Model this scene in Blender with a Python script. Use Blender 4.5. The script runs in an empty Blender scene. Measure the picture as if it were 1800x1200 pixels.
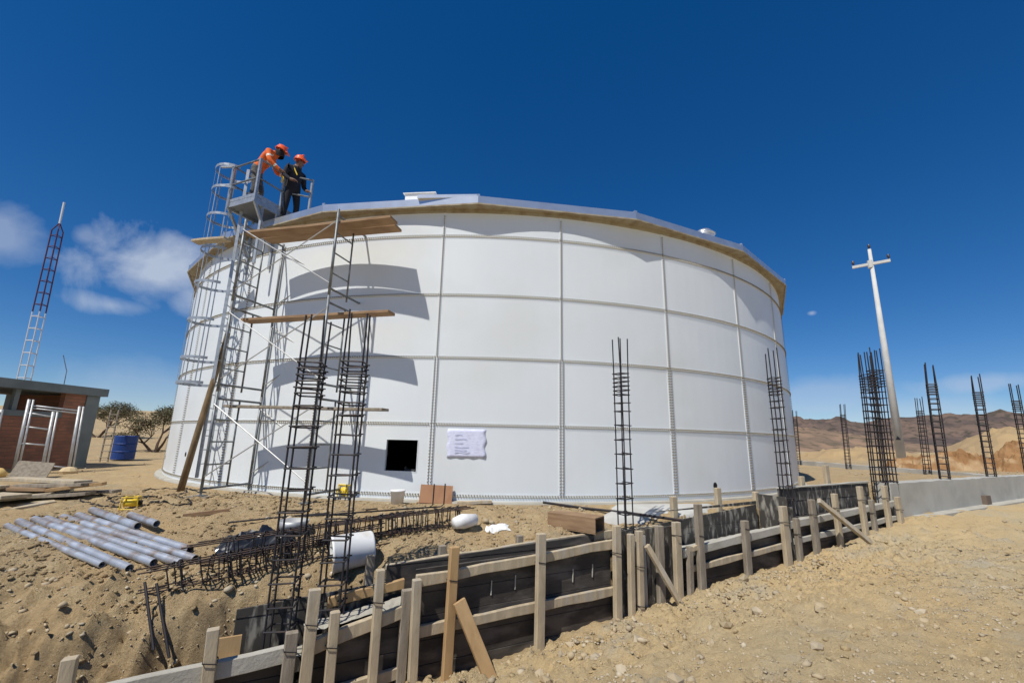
import bpy, bmesh, math, random
import numpy as np
from mathutils import Vector, Matrix

random.seed(7)
RNG = np.random.default_rng(7)
scene = bpy.context.scene
COL = scene.collection
R = math.radians

# ------------------------------------------------------------------ camera
EYE = 0.952
PITCH, ROLL = R(12.51), R(1.24)
c_, s_ = math.cos(PITCH), math.sin(PITCH)
fw = Vector((0, c_, s_)); up0 = Vector((0, -s_, c_)); rt0 = Vector((1, 0, 0))
rt = rt0 * math.cos(ROLL) + up0 * math.sin(ROLL)
up = up0 * math.cos(ROLL) - rt0 * math.sin(ROLL)
cam = bpy.data.cameras.new('camera'); cam.sensor_width = 36.0
cam.lens = 773.1 / 1800 * 36; cam.clip_start = 0.05; cam.clip_end = 6000
cam_o = bpy.data.objects.new('camera', cam); COL.objects.link(cam_o)
cam_o.matrix_world = Matrix(((rt.x, up.x, -fw.x, 0), (rt.y, up.y, -fw.y, 0), (rt.z, up.z, -fw.z, EYE), (0, 0, 0, 1)))
scene.camera = cam_o

# ------------------------------------------------------------------ sun, sky, exposure
SUN_AZ, SUN_EL = R(-36.1), R(56.5)       # azimuth measured from -Y towards +X
SUN = Vector((math.sin(SUN_AZ) * math.cos(SUN_EL), -math.cos(SUN_AZ) * math.cos(SUN_EL), math.sin(SUN_EL)))
sl = bpy.data.lights.new('sun', 'SUN'); sl.energy = 4.1; sl.angle = R(0.53); sl.color = (1.0, 0.955, 0.88)
so = bpy.data.objects.new('sun', sl); COL.objects.link(so)
so.rotation_euler = (-SUN).to_track_quat('-Z', 'Y').to_euler(); so.location = SUN * 50
world = bpy.data.worlds.new('World'); scene.world = world; world.use_nodes = True
wn, wl = world.node_tree.nodes, world.node_tree.links
wn.clear()
w_out = wn.new('ShaderNodeOutputWorld'); w_bg = wn.new('ShaderNodeBackground')
sky = wn.new('ShaderNodeTexSky'); sky.sky_type = 'NISHITA'; sky.sun_disc = False
sky.sun_elevation = SUN_EL
sky.sun_rotation = math.atan2(SUN.x, SUN.y)
sky.altitude = 2200; sky.air_density = 1.0; sky.dust_density = 0.0; sky.ozone_density = 4.0
hs = wn.new('ShaderNodeHueSaturation'); hs.inputs['Hue'].default_value = 0.508; hs.inputs['Saturation'].default_value = 1.43; hs.inputs['Value'].default_value = 1.16
gm = wn.new('ShaderNodeGamma'); gm.inputs[1].default_value = 0.86
wl.new(sky.outputs[0], gm.inputs[0]); wl.new(gm.outputs[0], hs.inputs['Color'])
w_bg.inputs['Strength'].default_value = 0.092
geo_w = wn.new('ShaderNodeTexCoord')
cn = wn.new('ShaderNodeTexNoise'); cn.inputs['Scale'].default_value = 9.0; cn.inputs['Detail'].default_value = 9.0
cn.inputs['Roughness'].default_value = 0.56; cn.inputs['Distortion'].default_value = 0.35
wl.new(geo_w.outputs['Generated'], cn.inputs['Vector'])


def wmath(op, a, b=None, clamp=False):
    n = wn.new('ShaderNodeMath'); n.operation = op; n.use_clamp = clamp
    for i, v in enumerate((a, b)):
        if v is None: continue
        if isinstance(v, (int, float)): n.inputs[i].default_value = v
        else: wl.new(v, n.inputs[i])
    return n.outputs[0]


def wdot(vec):
    n = wn.new('ShaderNodeVectorMath'); n.operation = 'DOT_PRODUCT'
    wl.new(geo_w.outputs['Generated'], n.inputs[0]); n.inputs[1].default_value = vec
    return n.outputs['Value']


# cumulus puffs low in the sky: centre direction, angular half width, half height, opacity
clouds = [((-.628, .730, .268), .115, .082, .80), ((-.585, .775, .235), .075, .05, .75), ((-.672, .71, .205), .070, .026, .60), ((-.755, .605, .27), .055, .055, .40),
          ((-.69, .66, .305), .020, .020, .30), ((.56, .82, .085), .13, .040, .32), ((.74, .67, .100), .10, .018, .38),
          ((.56, .79, .242), .011, .007, .55), ((.70, .70, .055), .22, .03, .30), ((-.60, .78, .07), .20, .05, .22)]
total = None
for cdir, ca, cb, cop in clouds:
    cv = Vector(cdir).normalized(); rv = cv.cross(Vector((0, 0, 1))).normalized(); uv = rv.cross(cv)
    u2 = wmath('POWER', wmath('ABSOLUTE', wmath('DIVIDE', wdot(rv), ca)), 2.0)
    v2 = wmath('POWER', wmath('ABSOLUTE', wmath('DIVIDE', wdot(uv), cb)), 2.0)
    rr = wmath('SQRT', wmath('ADD', u2, v2))
    front = wmath('GREATER_THAN', wdot(cv), 0.2)
    body = wmath('SUBTRACT', 1.0, rr)                                     # 1 in the middle, 0 on the rim
    val = wmath('ADD', wmath('MULTIPLY', body, 1.0), wmath('MULTIPLY', wmath('SUBTRACT', cn.outputs['Fac'], 0.5), 2.3))
    val = wmath('MULTIPLY', wmath('MULTIPLY', val, 1.25, True), wmath('MULTIPLY', front, cop))
    total = val if total is None else wmath('MAXIMUM', total, val)
cmix = wn.new('ShaderNodeMix'); cmix.data_type = 'RGBA'
wl.new(total, cmix.inputs[0]); wl.new(hs.outputs['Color'], cmix.inputs[6]); cmix.inputs[7].default_value = (5.3, 6.0, 7.2, 1)
wl.new(cmix.outputs[2], w_bg.inputs['Color'])
wl.new(w_bg.outputs[0], w_out.inputs['Surface'])
vs = scene.view_settings; vs.view_transform = 'Standard'; vs.look = 'None'; vs.exposure = 0.14; vs.gamma = 1.0
vs.use_curve_mapping = False
scene.cycles.max_bounces = 6

# ------------------------------------------------------------------ materials
MATS = {}


def mat(name, col, rough=0.8, metal=0.0, col2=None, scale=6.0, contrast=(0.35, 0.65), bump=0.0, bscale=40.0, stretch=(1, 1, 1),
        spec=0.4, col3=None, scale3=1.0, detail=6.0, world_co=False):
    if name in MATS: return MATS[name]
    m = bpy.data.materials.new(name); m.use_nodes = True
    nt = m.node_tree; n, l = nt.nodes, nt.links
    b = n['Principled BSDF']; b.inputs['Roughness'].default_value = rough; b.inputs['Metallic'].default_value = metal
    b.inputs['Specular IOR Level'].default_value = spec
    b.inputs['Base Color'].default_value = (*col, 1)
    tc = n.new('ShaderNodeTexCoord'); mp = n.new('ShaderNodeMapping'); mp.inputs['Scale'].default_value = stretch
    if world_co:
        g = n.new('ShaderNodeNewGeometry'); l.new(g.outputs['Position'], mp.inputs['Vector'])
    else:
        l.new(tc.outputs['Object'], mp.inputs['Vector'])
    last = None
    if col2 is not None:
        nz = n.new('ShaderNodeTexNoise'); nz.inputs['Scale'].default_value = scale; nz.inputs['Detail'].default_value = detail
        l.new(mp.outputs[0], nz.inputs['Vector'])
        rp = n.new('ShaderNodeValToRGB'); rp.color_ramp.elements[0].position = contrast[0]; rp.color_ramp.elements[1].position = contrast[1]
        rp.color_ramp.elements[0].color = (*col, 1); rp.color_ramp.elements[1].color = (*col2, 1)
        l.new(nz.outputs['Fac'], rp.inputs[0]); last = rp.outputs[0]
        if col3 is not None:
            nz3 = n.new('ShaderNodeTexNoise'); nz3.inputs['Scale'].default_value = scale3; nz3.inputs['Detail'].default_value = 5
            l.new(mp.outputs[0], nz3.inputs['Vector'])
            r3 = n.new('ShaderNodeValToRGB'); r3.color_ramp.elements[0].position = 0.5; r3.color_ramp.elements[1].position = 0.66
            l.new(nz3.outputs['Fac'], r3.inputs[0])
            mx = n.new('ShaderNodeMix'); mx.data_type = 'RGBA'
            l.new(r3.outputs[0], mx.inputs[0]); l.new(last, mx.inputs[6]); mx.inputs[7].default_value = (*col3, 1)
            last = mx.outputs[2]
        l.new(last, b.inputs['Base Color'])
    if bump:
        nb = n.new('ShaderNodeTexNoise'); nb.inputs['Scale'].default_value = bscale; nb.inputs['Detail'].default_value = 8
        nb.inputs['Roughness'].default_value = 0.65
        l.new(mp.outputs[0], nb.inputs['Vector'])
        bp = n.new('ShaderNodeBump'); bp.inputs['Strength'].default_value = min(bump, 1.0); bp.inputs['Distance'].default_value = 0.02 * max(bump, .3)
        l.new(nb.outputs['Fac'], bp.inputs['Height']); l.new(bp.outputs[0], b.inputs['Normal'])
    MATS[name] = m
    return m


M_TANK = mat('tank_enamel', (.705, .745, .765), .38, col2=(.735, .775, .79), scale=.7, spec=.45, col3=(.68, .705, .70), scale3=.45, world_co=True)
M_SEAL = mat('seam_sealant', (.62, .56, .40), .7, col2=(.50, .43, .28), scale=9)
M_BOLT = mat('bolt_cap', (.25, .215, .155), .6)
M_EAVE = mat('eave_angle', (.36, .32, .235), .7, col2=(.25, .19, .12), scale=5, contrast=(.45, .7), bump=.2)  # tan puts reflected ground light into the soffit colour; brown mottle is rust
M_ROOF = mat('roof_sheet', (.72, .74, .76), .28, metal=.75, col2=(.62, .64, .66), scale=3)
M_ROOFW = mat('roof_hatch_white', (.82, .83, .84), .45)
M_GALV = mat('galvanised', (.47, .50, .53), .45, metal=.55, col2=(.36, .39, .42), scale=14)
M_GALVD = mat('scaffold_tube', (.22, .24, .25), .5, metal=.5, col2=(.12, .11, .10), scale=8, contrast=(.45, .7))
M_SILV = mat('bright_tube', (.52, .53, .54), .5, metal=.45, col2=(.42, .42, .40), scale=9)
M_REBAR = mat('rebar_steel', (.028, .026, .030), .6, metal=.3, col2=(.07, .042, .028), scale=5, contrast=(.55, .75))
M_REBRUST = mat('rebar_rusty', (.040, .031, .028), .7, metal=.2, col2=(.085, .048, .03), scale=7)
M_WOOD = mat('plank_brown', (.23, .14, .075), .8, col2=(.33, .215, .12), scale=3, stretch=(1, 1, 6), bump=.3, bscale=20)
M_WOODS = mat('stud_pale', (.52, .43, .29), .85, col2=(.37, .30, .20), scale=4, stretch=(3, 3, .7), bump=.5, bscale=18, col3=(.42, .38, .31), scale3=2.5)
M_WOODN = mat('stud_fresh', (.47, .31, .15), .8, col2=(.38, .24, .11), scale=4, stretch=(3, 3, .7), bump=.35, bscale=18)
M_WOODG = mat('stud_grey', (.33, .285, .22), .9, col2=(.21, .175, .13), scale=5, stretch=(3, 3, .7), bump=.6, bscale=18)
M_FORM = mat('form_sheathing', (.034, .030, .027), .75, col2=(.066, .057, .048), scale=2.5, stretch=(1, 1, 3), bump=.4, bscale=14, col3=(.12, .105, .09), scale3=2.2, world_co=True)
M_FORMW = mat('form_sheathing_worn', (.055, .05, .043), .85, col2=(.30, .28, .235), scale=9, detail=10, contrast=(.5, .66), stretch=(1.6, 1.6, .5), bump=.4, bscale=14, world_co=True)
M_CONC = mat('concrete', (.45, .435, .385), .9, col2=(.37, .36, .32), scale=1.6, bump=.5, bscale=26, col3=(.49, .48, .43), scale3=.9, world_co=True)
M_CONCL = mat('concrete_pale', (.46, .44, .38), .95, col2=(.37, .35, .29), scale=3, bump=.6, bscale=22, world_co=True)
M_CONCP = mat('concrete_pole', (.60, .60, .57), .8, col2=(.52, .52, .49), scale=2)
M_BRICK = None


def ground_material():
    m = bpy.data.materials.new('dry_earth'); m.use_nodes = True
    n, l = m.node_tree.nodes, m.node_tree.links
    b = n['Principled BSDF']; b.inputs['Roughness'].default_value = .95; b.inputs['Specular IOR Level'].default_value = .15
    g = n.new('ShaderNodeNewGeometry')

    def noise(sc, det=6, ro=.6):
        z = n.new('ShaderNodeTexNoise'); z.inputs['Scale'].default_value = sc; z.inputs['Detail'].default_value = det
        z.inputs['Roughness'].default_value = ro; l.new(g.outputs['Position'], z.inputs['Vector']); return z.outputs['Fac']

    def ramp(f, p0, p1):
        r_ = n.new('ShaderNodeMapRange'); r_.inputs[1].default_value = p0; r_.inputs[2].default_value = p1; l.new(f, r_.inputs[0]); return r_.outputs[0]

    def mix(f, a, b_):
        x = n.new('ShaderNodeMix'); x.data_type = 'RGBA'; l.new(f, x.inputs[0])
        for i, v in ((6, a), (7, b_)):
            if isinstance(v, tuple): x.inputs[i].default_value = (*v, 1)
            else: l.new(v, x.inputs[i])
        return x.outputs[2]
    inner = mix(ramp(noise(.45), .36, .64), (.50, .355, .185), (.42, .315, .18))
    inner = mix(ramp(noise(2.3, 8), .50, .66), inner, (.52, .40, .225))
    inner = mix(ramp(noise(.8, 8, .65), .54, .68), inner, (.38, .315, .205))
    inner = mix(ramp(noise(7, 8, .7), .54, .68), inner, (.35, .245, .125))
    inner = mix(ramp(noise(22, 8, .75), .55, .70), inner, (.25, .18, .095))
    outer = mix(ramp(noise(.5, 7), .38, .62), (.62, .455, .235), (.57, .45, .26))  # outer soil albedo raised, painting in the sunlight its slope loses
    outer = mix(ramp(noise(1.1, 8, .65), .54, .66), outer, (.52, .445, .31))
    outer = mix(ramp(noise(6, 8, .7), .56, .70), outer, (.50, .36, .19))
    outer = mix(ramp(noise(26, 8, .75), .60, .74), outer, (.36, .27, .15))
    dt = n.new('ShaderNodeVectorMath'); dt.operation = 'DOT_PRODUCT'; l.new(g.outputs['Position'], dt.inputs[0]); dt.inputs[1].default_value = (.47173, -.88174, 0)
    base = mix(ramp(dt.outputs['Value'], -4.85, -4.55), inner, outer)
    base = mix(ramp(noise(42, 6, .75), .57, .70), base, (.62, .53, .36))
    l.new(base, b.inputs['Base Color'])
    h1 = noise(26, 9, .7)
    bp = n.new('ShaderNodeBump'); bp.inputs['Strength'].default_value = .9; bp.inputs['Distance'].default_value = .042
    l.new(h1, bp.inputs['Height'])
    h2 = noise(110, 5, .7)
    bp2 = n.new('ShaderNodeBump'); bp2.inputs['Strength'].default_value = .9; bp2.inputs['Distance'].default_value = .014
    l.new(h2, bp2.inputs['Height']); l.new(bp.outputs[0], bp2.inputs['Normal']); l.new(bp2.outputs[0], b.inputs['Normal'])
    return m


M_EARTH = ground_material()
M_STONE = mat('gravel_stone', (.46, .36, .215), .95, col2=(.36, .30, .21), scale=2.2, world_co=True, contrast=(.4, .6), col3=(.50, .43, .31), scale3=1.7)
M_BLACK = mat('black_rubber', (.012, .012, .013), .6)


# ------------------------------------------------------------------ mesh helpers
class MB:
    def __init__(self): self.v = []; self.f = []

    def add(self, vs, fs):
        o = len(self.v); self.v += [tuple(p) for p in vs]; self.f += [tuple(o + i for i in q) for q in fs]; return self

    def box8(self, p):
        return self.add(p, [(0, 3, 2, 1), (4, 5, 6, 7), (0, 1, 5, 4), (1, 2, 6, 5), (2, 3, 7, 6), (3, 0, 4, 7)])

    def box(self, c, sz, X=(1, 0, 0), Y=(0, 1, 0), Z=(0, 0, 1)):
        c = Vector(c); X = Vector(X) * sz[0] / 2; Y = Vector(Y) * sz[1] / 2; Z = Vector(Z) * sz[2] / 2
        return self.box8([c - X - Y - Z, c + X - Y - Z, c + X + Y - Z, c - X + Y - Z, c - X - Y + Z, c + X - Y + Z, c + X + Y + Z, c - X + Y + Z])

    def beam(self, a, b, w, h, side=None, taper=1.0):
        """rectangular bar from a to b; w across 'side', h across the third axis"""
        a, b = Vector(a), Vector(b); d = (b - a).normalized()
        if side is None: side = Vector((0, 0, 1)).cross(d) if abs(d.z) < .9 else Vector((1, 0, 0))
        s = Vector(side); s = (s - d * s.dot(d)).normalized(); t = d.cross(s)
        p = []
        for q, k in ((a, 1.0), (b, taper)):
            p += [q - s * w * k / 2 - t * h * k / 2, q + s * w * k / 2 - t * h * k / 2, q + s * w * k / 2 + t * h * k / 2, q - s * w * k / 2 + t * h * k / 2]
        return self.box8(p)

    def tube(self, a, b, r, n=8, r2=None, cap=True):
        a, b = Vector(a), Vector(b); d = (b - a).normalized(); r2 = r if r2 is None else r2
        s = d.orthogonal().normalized(); t = d.cross(s); vs = []
        for q, k in ((a, r), (b, r2)):
            for i in range(n):
                an = 2 * math.pi * i / n; vs.append(q + (s * math.cos(an) + t * math.sin(an)) * k)
        fs = [(i, (i + 1) % n, n + (i + 1) % n, n + i) for i in range(n)]
        if cap: fs += [tuple(range(n - 1, -1, -1)), tuple(range(n, 2 * n))]
        return self.add(vs, fs)

    def path(self, pts, r, n=6):
        pts = [Vector(p) for p in pts]; vs = []; fs = []; s = None
        for i, p in enumerate(pts):
            d = (pts[min(i + 1, len(pts) - 1)] - pts[max(i - 1, 0)]).normalized()
            s = d.orthogonal().normalized() if s is None else (s - d * s.dot(d)).normalized()
            t = d.cross(s); rr = r(i / (len(pts) - 1)) if callable(r) else r
            for k in range(n):
                an = 2 * math.pi * k / n; vs.append(p + (s * math.cos(an) + t * math.sin(an)) * rr)
        for i in range(len(pts) - 1):
            for k in range(n):
                fs.append((i * n + k, i * n + (k + 1) % n, (i + 1) * n + (k + 1) % n, (i + 1) * n + k))
        fs += [tuple(range(n - 1, -1, -1)), tuple((len(pts) - 1) * n + k for k in range(n))]
        return self.add(vs, fs)

    def pipe(self, a, b, ro, ri, n=16):
        a, b = Vector(a), Vector(b); d = (b - a).normalized(); s = d.orthogonal().normalized(); t = d.cross(s); vs = []
        for q, k in ((a, ro), (b, ro), (b, ri), (a, ri)):
            for i in range(n):
                an = 2 * math.pi * i / n; vs.append(q + (s * math.cos(an) + t * math.sin(an)) * k)
        fs = []
        for j in range(4):
            for i in range(n): fs.append((j * n + i, j * n + (i + 1) % n, ((j + 1) % 4) * n + (i + 1) % n, ((j + 1) % 4) * n + i))
        return self.add(vs, fs)

    def lathe(self, prof, n=24, c=(0, 0, 0)):
        c = Vector(c); vs = []; fs = []
        for r_, z in prof:
            for i in range(n):
                an = 2 * math.pi * i / n; vs.append(c + Vector((r_ * math.cos(an), r_ * math.sin(an), z)))
        for j in range(len(prof) - 1):
            for i in range(n): fs.append((j * n + i, j * n + (i + 1) % n, (j + 1) * n + (i + 1) % n, (j + 1) * n + i))
        return self.add(vs, fs)

    def mesh(self, name, m, org=(0, 0, 0), smooth=False):
        me = bpy.data.meshes.new(name); o = Vector(org)
        me.from_pydata([Vector(p) - o for p in self.v], [], self.f); me.materials.append(m)
        if smooth: me.polygons.foreach_set('use_smooth', [True] * len(me.polygons))
        me.update(); return me

    def build(self, name, m, parent=None, smooth=False, org=None):
        """parent: an Empty or mesh object whose world location is in its 'wl' entry; verts are given in world metres"""
        po = Vector(WLOC.get(parent.name, (0, 0, 0))) if parent is not None else Vector((0, 0, 0))
        org = Vector(org) if org is not None else po
        ob = bpy.data.objects.new(name, self.mesh(name, m, org, smooth)); COL.objects.link(ob)
        if parent is not None: ob.parent = parent; ob.location = org - po
        else: ob.location = org
        WLOC[ob.name] = tuple(org)
        return ob


WLOC = {}


def bevel(ob, w=.006, seg=1):
    md = ob.modifiers.new('bevel', 'BEVEL'); md.width = w; md.segments = seg; md.limit_method = 'ANGLE'
    return ob


def tag(o, label, cat, group=None, kind=None):
    o['label'] = label
    if cat: o['category'] = cat
    if group: o['group'] = group
    if kind: o['kind'] = kind
    return o


def thing(name, loc, label, cat, group=None):
    o = bpy.data.objects.new(name, None); COL.objects.link(o); o.location = loc; o.empty_display_size = .1
    WLOC[o.name] = tuple(loc)
    return tag(o, label, cat, group)


def inst(me, name, parent, loc, rot=(0, 0, 0), scl=(1, 1, 1)):
    o = bpy.data.objects.new(name, me); COL.objects.link(o); o.parent = parent; o.location = loc; o.rotation_euler = rot; o.scale = scl
    return o


# ------------------------------------------------------------------ terrain function
WO = np.array([0, 5.42]); WE = np.array([.88174, .47173]); WM = np.array([.47173, -.88174])   # line of the footing wall
TC = np.array([-.75, 18.41]); TR = 10.49                                                       # tank centre, radius


def sm(x, a, b):
    u = np.clip((x - a) / (b - a), 0, 1); return u * u * (3 - 2 * u)


def vnoise(x, y, seed=0):
    xi = np.floor(x).astype(np.int64); yi = np.floor(y).astype(np.int64); fx = x - xi; fy = y - yi
    fx = fx * fx * (3 - 2 * fx); fy = fy * fy * (3 - 2 * fy)

    def h(a, b):
        k = (a * 374761393 + b * 668265263 + seed * 1442695041) & 0xffffffff
        k = ((k ^ (k >> 13)) * 1274126177) & 0xffffffff
        return ((k ^ (k >> 16)) & 0xffff) / 65535.0
    return (h(xi, yi) * (1 - fx) + h(xi + 1, yi) * fx) * (1 - fy) + (h(xi, yi + 1) * (1 - fx) + h(xi + 1, yi + 1) * fx) * fy - .5


def fbm(x, y, f, o=4, seed=0, g=.5):
    z = 0; a = 1
    for i in range(o): z = z + a * vnoise(x * f, y * f, seed + i * 17); f *= 2.03; a *= g
    return z


def gz0(x, y):
    x = np.asarray(x, float); y = np.asarray(y, float)
    t = (x - WO[0]) * WE[0] + (y - WO[1]) * WE[1]; s = -((x - WO[0]) * WM[0] + (y - WO[1]) * WM[1])
    zt = np.interp(t, [-6, -2.6, -1.3, -.9, 1.5, 2.6, 5.1, 5.7, 9, 20], [-.85, -.8, -.66, -.52, -.36, -.3, -.1, .02, .08, .08])
    zb = np.interp(t, [-6, -3, -.74, .4, 1.64, 3.1, 5, 7.2, 9.6, 17, 30], [-1.3, -1.35, -1.38, -1.28, -1.2, -1.06, -.95, -.76, -.52, -.45, -.4])
    d = np.maximum(np.hypot(x - TC[0], y - TC[1]) - TR, 0)
    sp = np.clip(s, 0, None); w = sp / (sp + d + 1e-6)
    base = -.12 - .10 * sm(x, -6, -16)
    zin = zt + (base - zt) * sm(w, 0, .75)
    sr = s + .28 * fbm(x, y, 2.2, 4, 201, .6) + .08 * vnoise(x * 11, y * 11, 5)
    zin = zin - .55 * sm(sr, .98, .70) * sm(t, -1.0, -1.5) - .12 * sm(sr, 1.5, .9) * sm(t, -1.0, -1.5)
    zo = zb + (-.66 - zb) * sm(-s, 0, 2.8)
    z = zo + (zin - zo) * sm(s, .33, .42)
    r = np.hypot(x, y); a = np.arctan2(x, y)
    z = z + sm(r, 30, 160) * (-.4) * (x > 0)
    z = z + sm(r, 22, 90) * 4.2 * sm(-a, .2, .5) * sm(-a, 1.3, .8)
    return z


def gz(x, y):
    x = np.asarray(x, float); y = np.asarray(y, float)
    z = gz0(x, y); r = np.hypot(x, y)
    d = np.hypot(x - TC[0], y - TC[1]) - TR
    t = (x - WO[0]) * WE[0] + (y - WO[1]) * WE[1]; s = -((x - WO[0]) * WM[0] + (y - WO[1]) * WM[1])
    calm = sm(d, .15, .9)
    rough = .7 + 1.1 * sm(t, -.5, -2.2) * sm(s, 2.5, .6) * sm(s, .1, .3) + .8 * sm(-s, .0, .4) * sm(-s, 2.6, .7)
    lump = fbm(x, y, 1.1, 3, 3) * .07 + fbm(x, y, 4.5, 4, 11, .62) * .06 * rough + np.clip(fbm(x, y, 8, 3, 23, .65), .10, 1) * .11 * rough
    lump = lump + fbm(t * .35, s * 2.6, 1.0, 3, 61) * .05 * sm(-s, .6, 1.6)
    z = z + calm * (lump - .01) * (1 - .5 * sm(r, 12, 30))
    z = z + sm(r, 40, 200) * fbm(x, y, .03, 4, 5) * 1.0
    return z


def zg(x, y): return float(gz(np.array([x]), np.array([y]))[0])


def axis(fine_a, fine_b, step, lim_a, lim_b, g=1.09):
    xs = list(np.arange(fine_a, fine_b, step)); k = step; v = xs[-1]
    while v < lim_b: k *= g; v += k; xs.append(v)
    k = step; v = xs[0]; lo = []
    while v > lim_a: k *= g; v -= k; lo.append(v)
    return np.array(lo[::-1] + xs)


def grid_obj(name, X, Y, Z, m, smooth=True):
    ny, nx = X.shape
    me = bpy.data.meshes.new(name)
    me.vertices.add(nx * ny); me.vertices.foreach_set('co', np.stack([X, Y, Z], -1).astype(np.float32).ravel())
    i = np.arange((ny - 1) * (nx - 1)); r_ = i // (nx - 1); q = i % (nx - 1); a = r_ * nx + q
    idx = np.stack([a, a + 1, a + nx + 1, a + nx], -1).astype(np.int32).ravel()
    me.loops.add(len(idx)); me.loops.foreach_set('vertex_index', idx)
    me.polygons.add(len(i)); me.polygons.foreach_set('loop_start', np.arange(0, len(idx), 4, dtype=np.int32))
    me.polygons.foreach_set('use_smooth', [smooth] * len(i))
    me.materials.append(m); me.update(calc_edges=True)
    o = bpy.data.objects.new(name, me); COL.objects.link(o); return o


xs = axis(-6.5, 6.8, .038, -1500, 1500, 1.075); ys = axis(2.0, 8.6, .038, -60, 1800, 1.075)
X, Y = np.meshgrid(xs, ys)
ground = grid_obj('ground', X, Y, gz(X, Y), M_EARTH); ground['kind'] = 'structure'

# ------------------------------------------------------------------ hills
M_HILL = mat('scrub_hill', (.185, .130, .100), 1.0, col2=(.110, .085, .075), scale=.035, detail=12, world_co=True, bump=.0, col3=(.075, .066, .052), scale3=.16, spec=.05, contrast=(.4, .6))
M_FOOT = mat('foothill_soil', (.29, .195, .130), 1.0, col2=(.19, .140, .10), scale=.09, detail=12, world_co=True, col3=(.12, .10, .068), scale3=.30, spec=.05, contrast=(.4, .62))


def hill(name, a0, a1, r0, r1, hfun, m, na=260, nr=40):
    A = np.linspace(a0, a1, na); Rr = np.linspace(r0, r1, nr); AA, RR = np.meshgrid(A, Rr)
    X = RR * np.sin(AA); Y = RR * np.cos(AA); u = (RR - r0) / (r1 - r0)
    Z = hfun(AA, u, X, Y)
    o = grid_obj(name, X, Y, Z, m); o['kind'] = 'structure'; return o


def far_h(A, u, X, Y):
    crest = np.interp(np.degrees(A), [-80, -20, 20, 33, 38, 41, 43, 46, 48, 60, 90], [8, 22, 34, 34, 32, 36, 39, 36, 40, 36, 30]) + fbm(A * 40, A * 0, 1, 4, 2) * 5
    prof = np.sin(np.clip(u * 1.35, 0, 1) * math.pi / 2) ** .9
    gul = np.abs(fbm(X, Y, .012, 5, 9, .55)) * 26 * np.sin(np.clip(u, 0, 1) * math.pi)
    return -2 + crest * prof - gul * .6 + fbm(X, Y, .05, 4, 19, .65) * 8 * np.sin(np.clip(u, 0, 1) * math.pi)


def foot_h(A, u, X, Y):
    crest = np.interp(np.degrees(A), [15, 28, 32, 36, 40, 44, 50, 60], [1, 8.2, 8.6, 7.0, 4.5, 3.0, 3.5, 3])
    prof = np.sin(np.clip(u, 0, 1) * math.pi) ** .8
    gul = np.abs(fbm(X, Y, .03, 5, 31, .6)) * 11 * prof
    return -2.0 + crest * prof * 1.35 - gul * .55


hill('hills', R(-75), R(88), 420, 760, far_h, M_HILL, 420, 50)
hill('foothills', R(12), R(62), 150, 330, foot_h, M_FOOT, 240, 50)


def left_h(A, u, X, Y):
    crest = np.interp(np.degrees(A), [-70, -50, -42, -38, -34, -28, -15], [5, 5.5, 5.0, 5.6, 6.4, 6.0, 2])
    prof = np.sin(np.clip(u, 0, 1) * math.pi / 2) ** 1.1
    return -1 + crest * prof + fbm(X, Y, .05, 4, 41) * .9 * prof


M_TANH = mat('tan_slope', (.36, .26, .15), 1.0, col2=(.29, .215, .13), scale=.25, world_co=True, col3=(.20, .165, .10), scale3=.4, spec=.05)
hill('slope', R(-62), R(-14), 55, 130, left_h, M_TANH, 160, 40)


# loose spoil mound on the right, dug from the trench
def mound(name, pts, m, label, seed, step=.16, rough=.35):
    x0 = min(p[0] - p[3] for p in pts); x1 = max(p[0] + p[3] for p in pts); y0 = min(p[1] - p[4] for p in pts); y1 = max(p[1] + p[4] for p in pts)
    X, Y = np.meshgrid(np.arange(x0, x1, step), np.arange(y0, y1, step)); Z = X * 0 - 1.0
    for cx, cy, h, rx, ry in pts:
        q = np.sqrt(((X - cx) / rx) ** 2 + ((Y - cy) / ry) ** 2); Z = np.maximum(Z, -.6 + (h + .6) * (1 - sm(q, .05, 1.0)))
    k = sm(Z, -.5, .5)
    Z = Z + k * (fbm(X, Y, .8, 5, seed, .62) * rough + np.abs(fbm(X, Y, 2.6, 4, seed + 5, .6)) * .26)
    o = grid_obj(name, X, Y, Z, m, False); o['kind'] = 'structure'; return o


M_SPOIL = mat('spoil_soil', (.37, .215, .10), 1.0, col2=(.25, .135, .06), scale=.8, world_co=True, col3=(.45, .32, .18), scale3=1.2, bump=.8, bscale=9, spec=.05)
mound('spoil_mound', [(19.3, 21.4, .70, 2.6, 2.2), (20.6, 20.6, .85, 3.0, 2.4), (22.2, 19.8, 1.15, 2.6, 2.2), (23.4, 19.2, 1.45, 2.4, 2.2), (25.2, 18.4, 1.1, 3.5, 2.6), (27.5, 17.6, .9, 3.5, 2.6)], M_SPOIL, '', 51, .10, .62)
mound('sand_mound', [(36, 31, 2.4, 9, 7), (46, 32, 2.3, 12, 8), (28, 36, .8, 9, 6)], mat('pale_soil', (.42, .30, .155), 1.0, col2=(.35, .25, .14), scale=.5, world_co=True, spec=.05), '', 71, .4, .3)
# ------------------------------------------------------------------ water tank
tcx, tcy = float(TC[0]), float(TC[1])
PH, DE, HT = .160, .2196, 1.2
TOPZ = 5.30


def tp(a, z, r=TR): return Vector((tcx + r * math.sin(a), tcy - r * math.cos(a), z))


tank = thing('storage_tank', (tcx, tcy, -.12), 'large round white bolted-steel water tank with a low metal roof', 'tank')
rows = [(0, 1.2), (1.2, 2.4), (2.4, 3.6), (3.6, 4.8), (4.8, TOPZ)]


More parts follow.
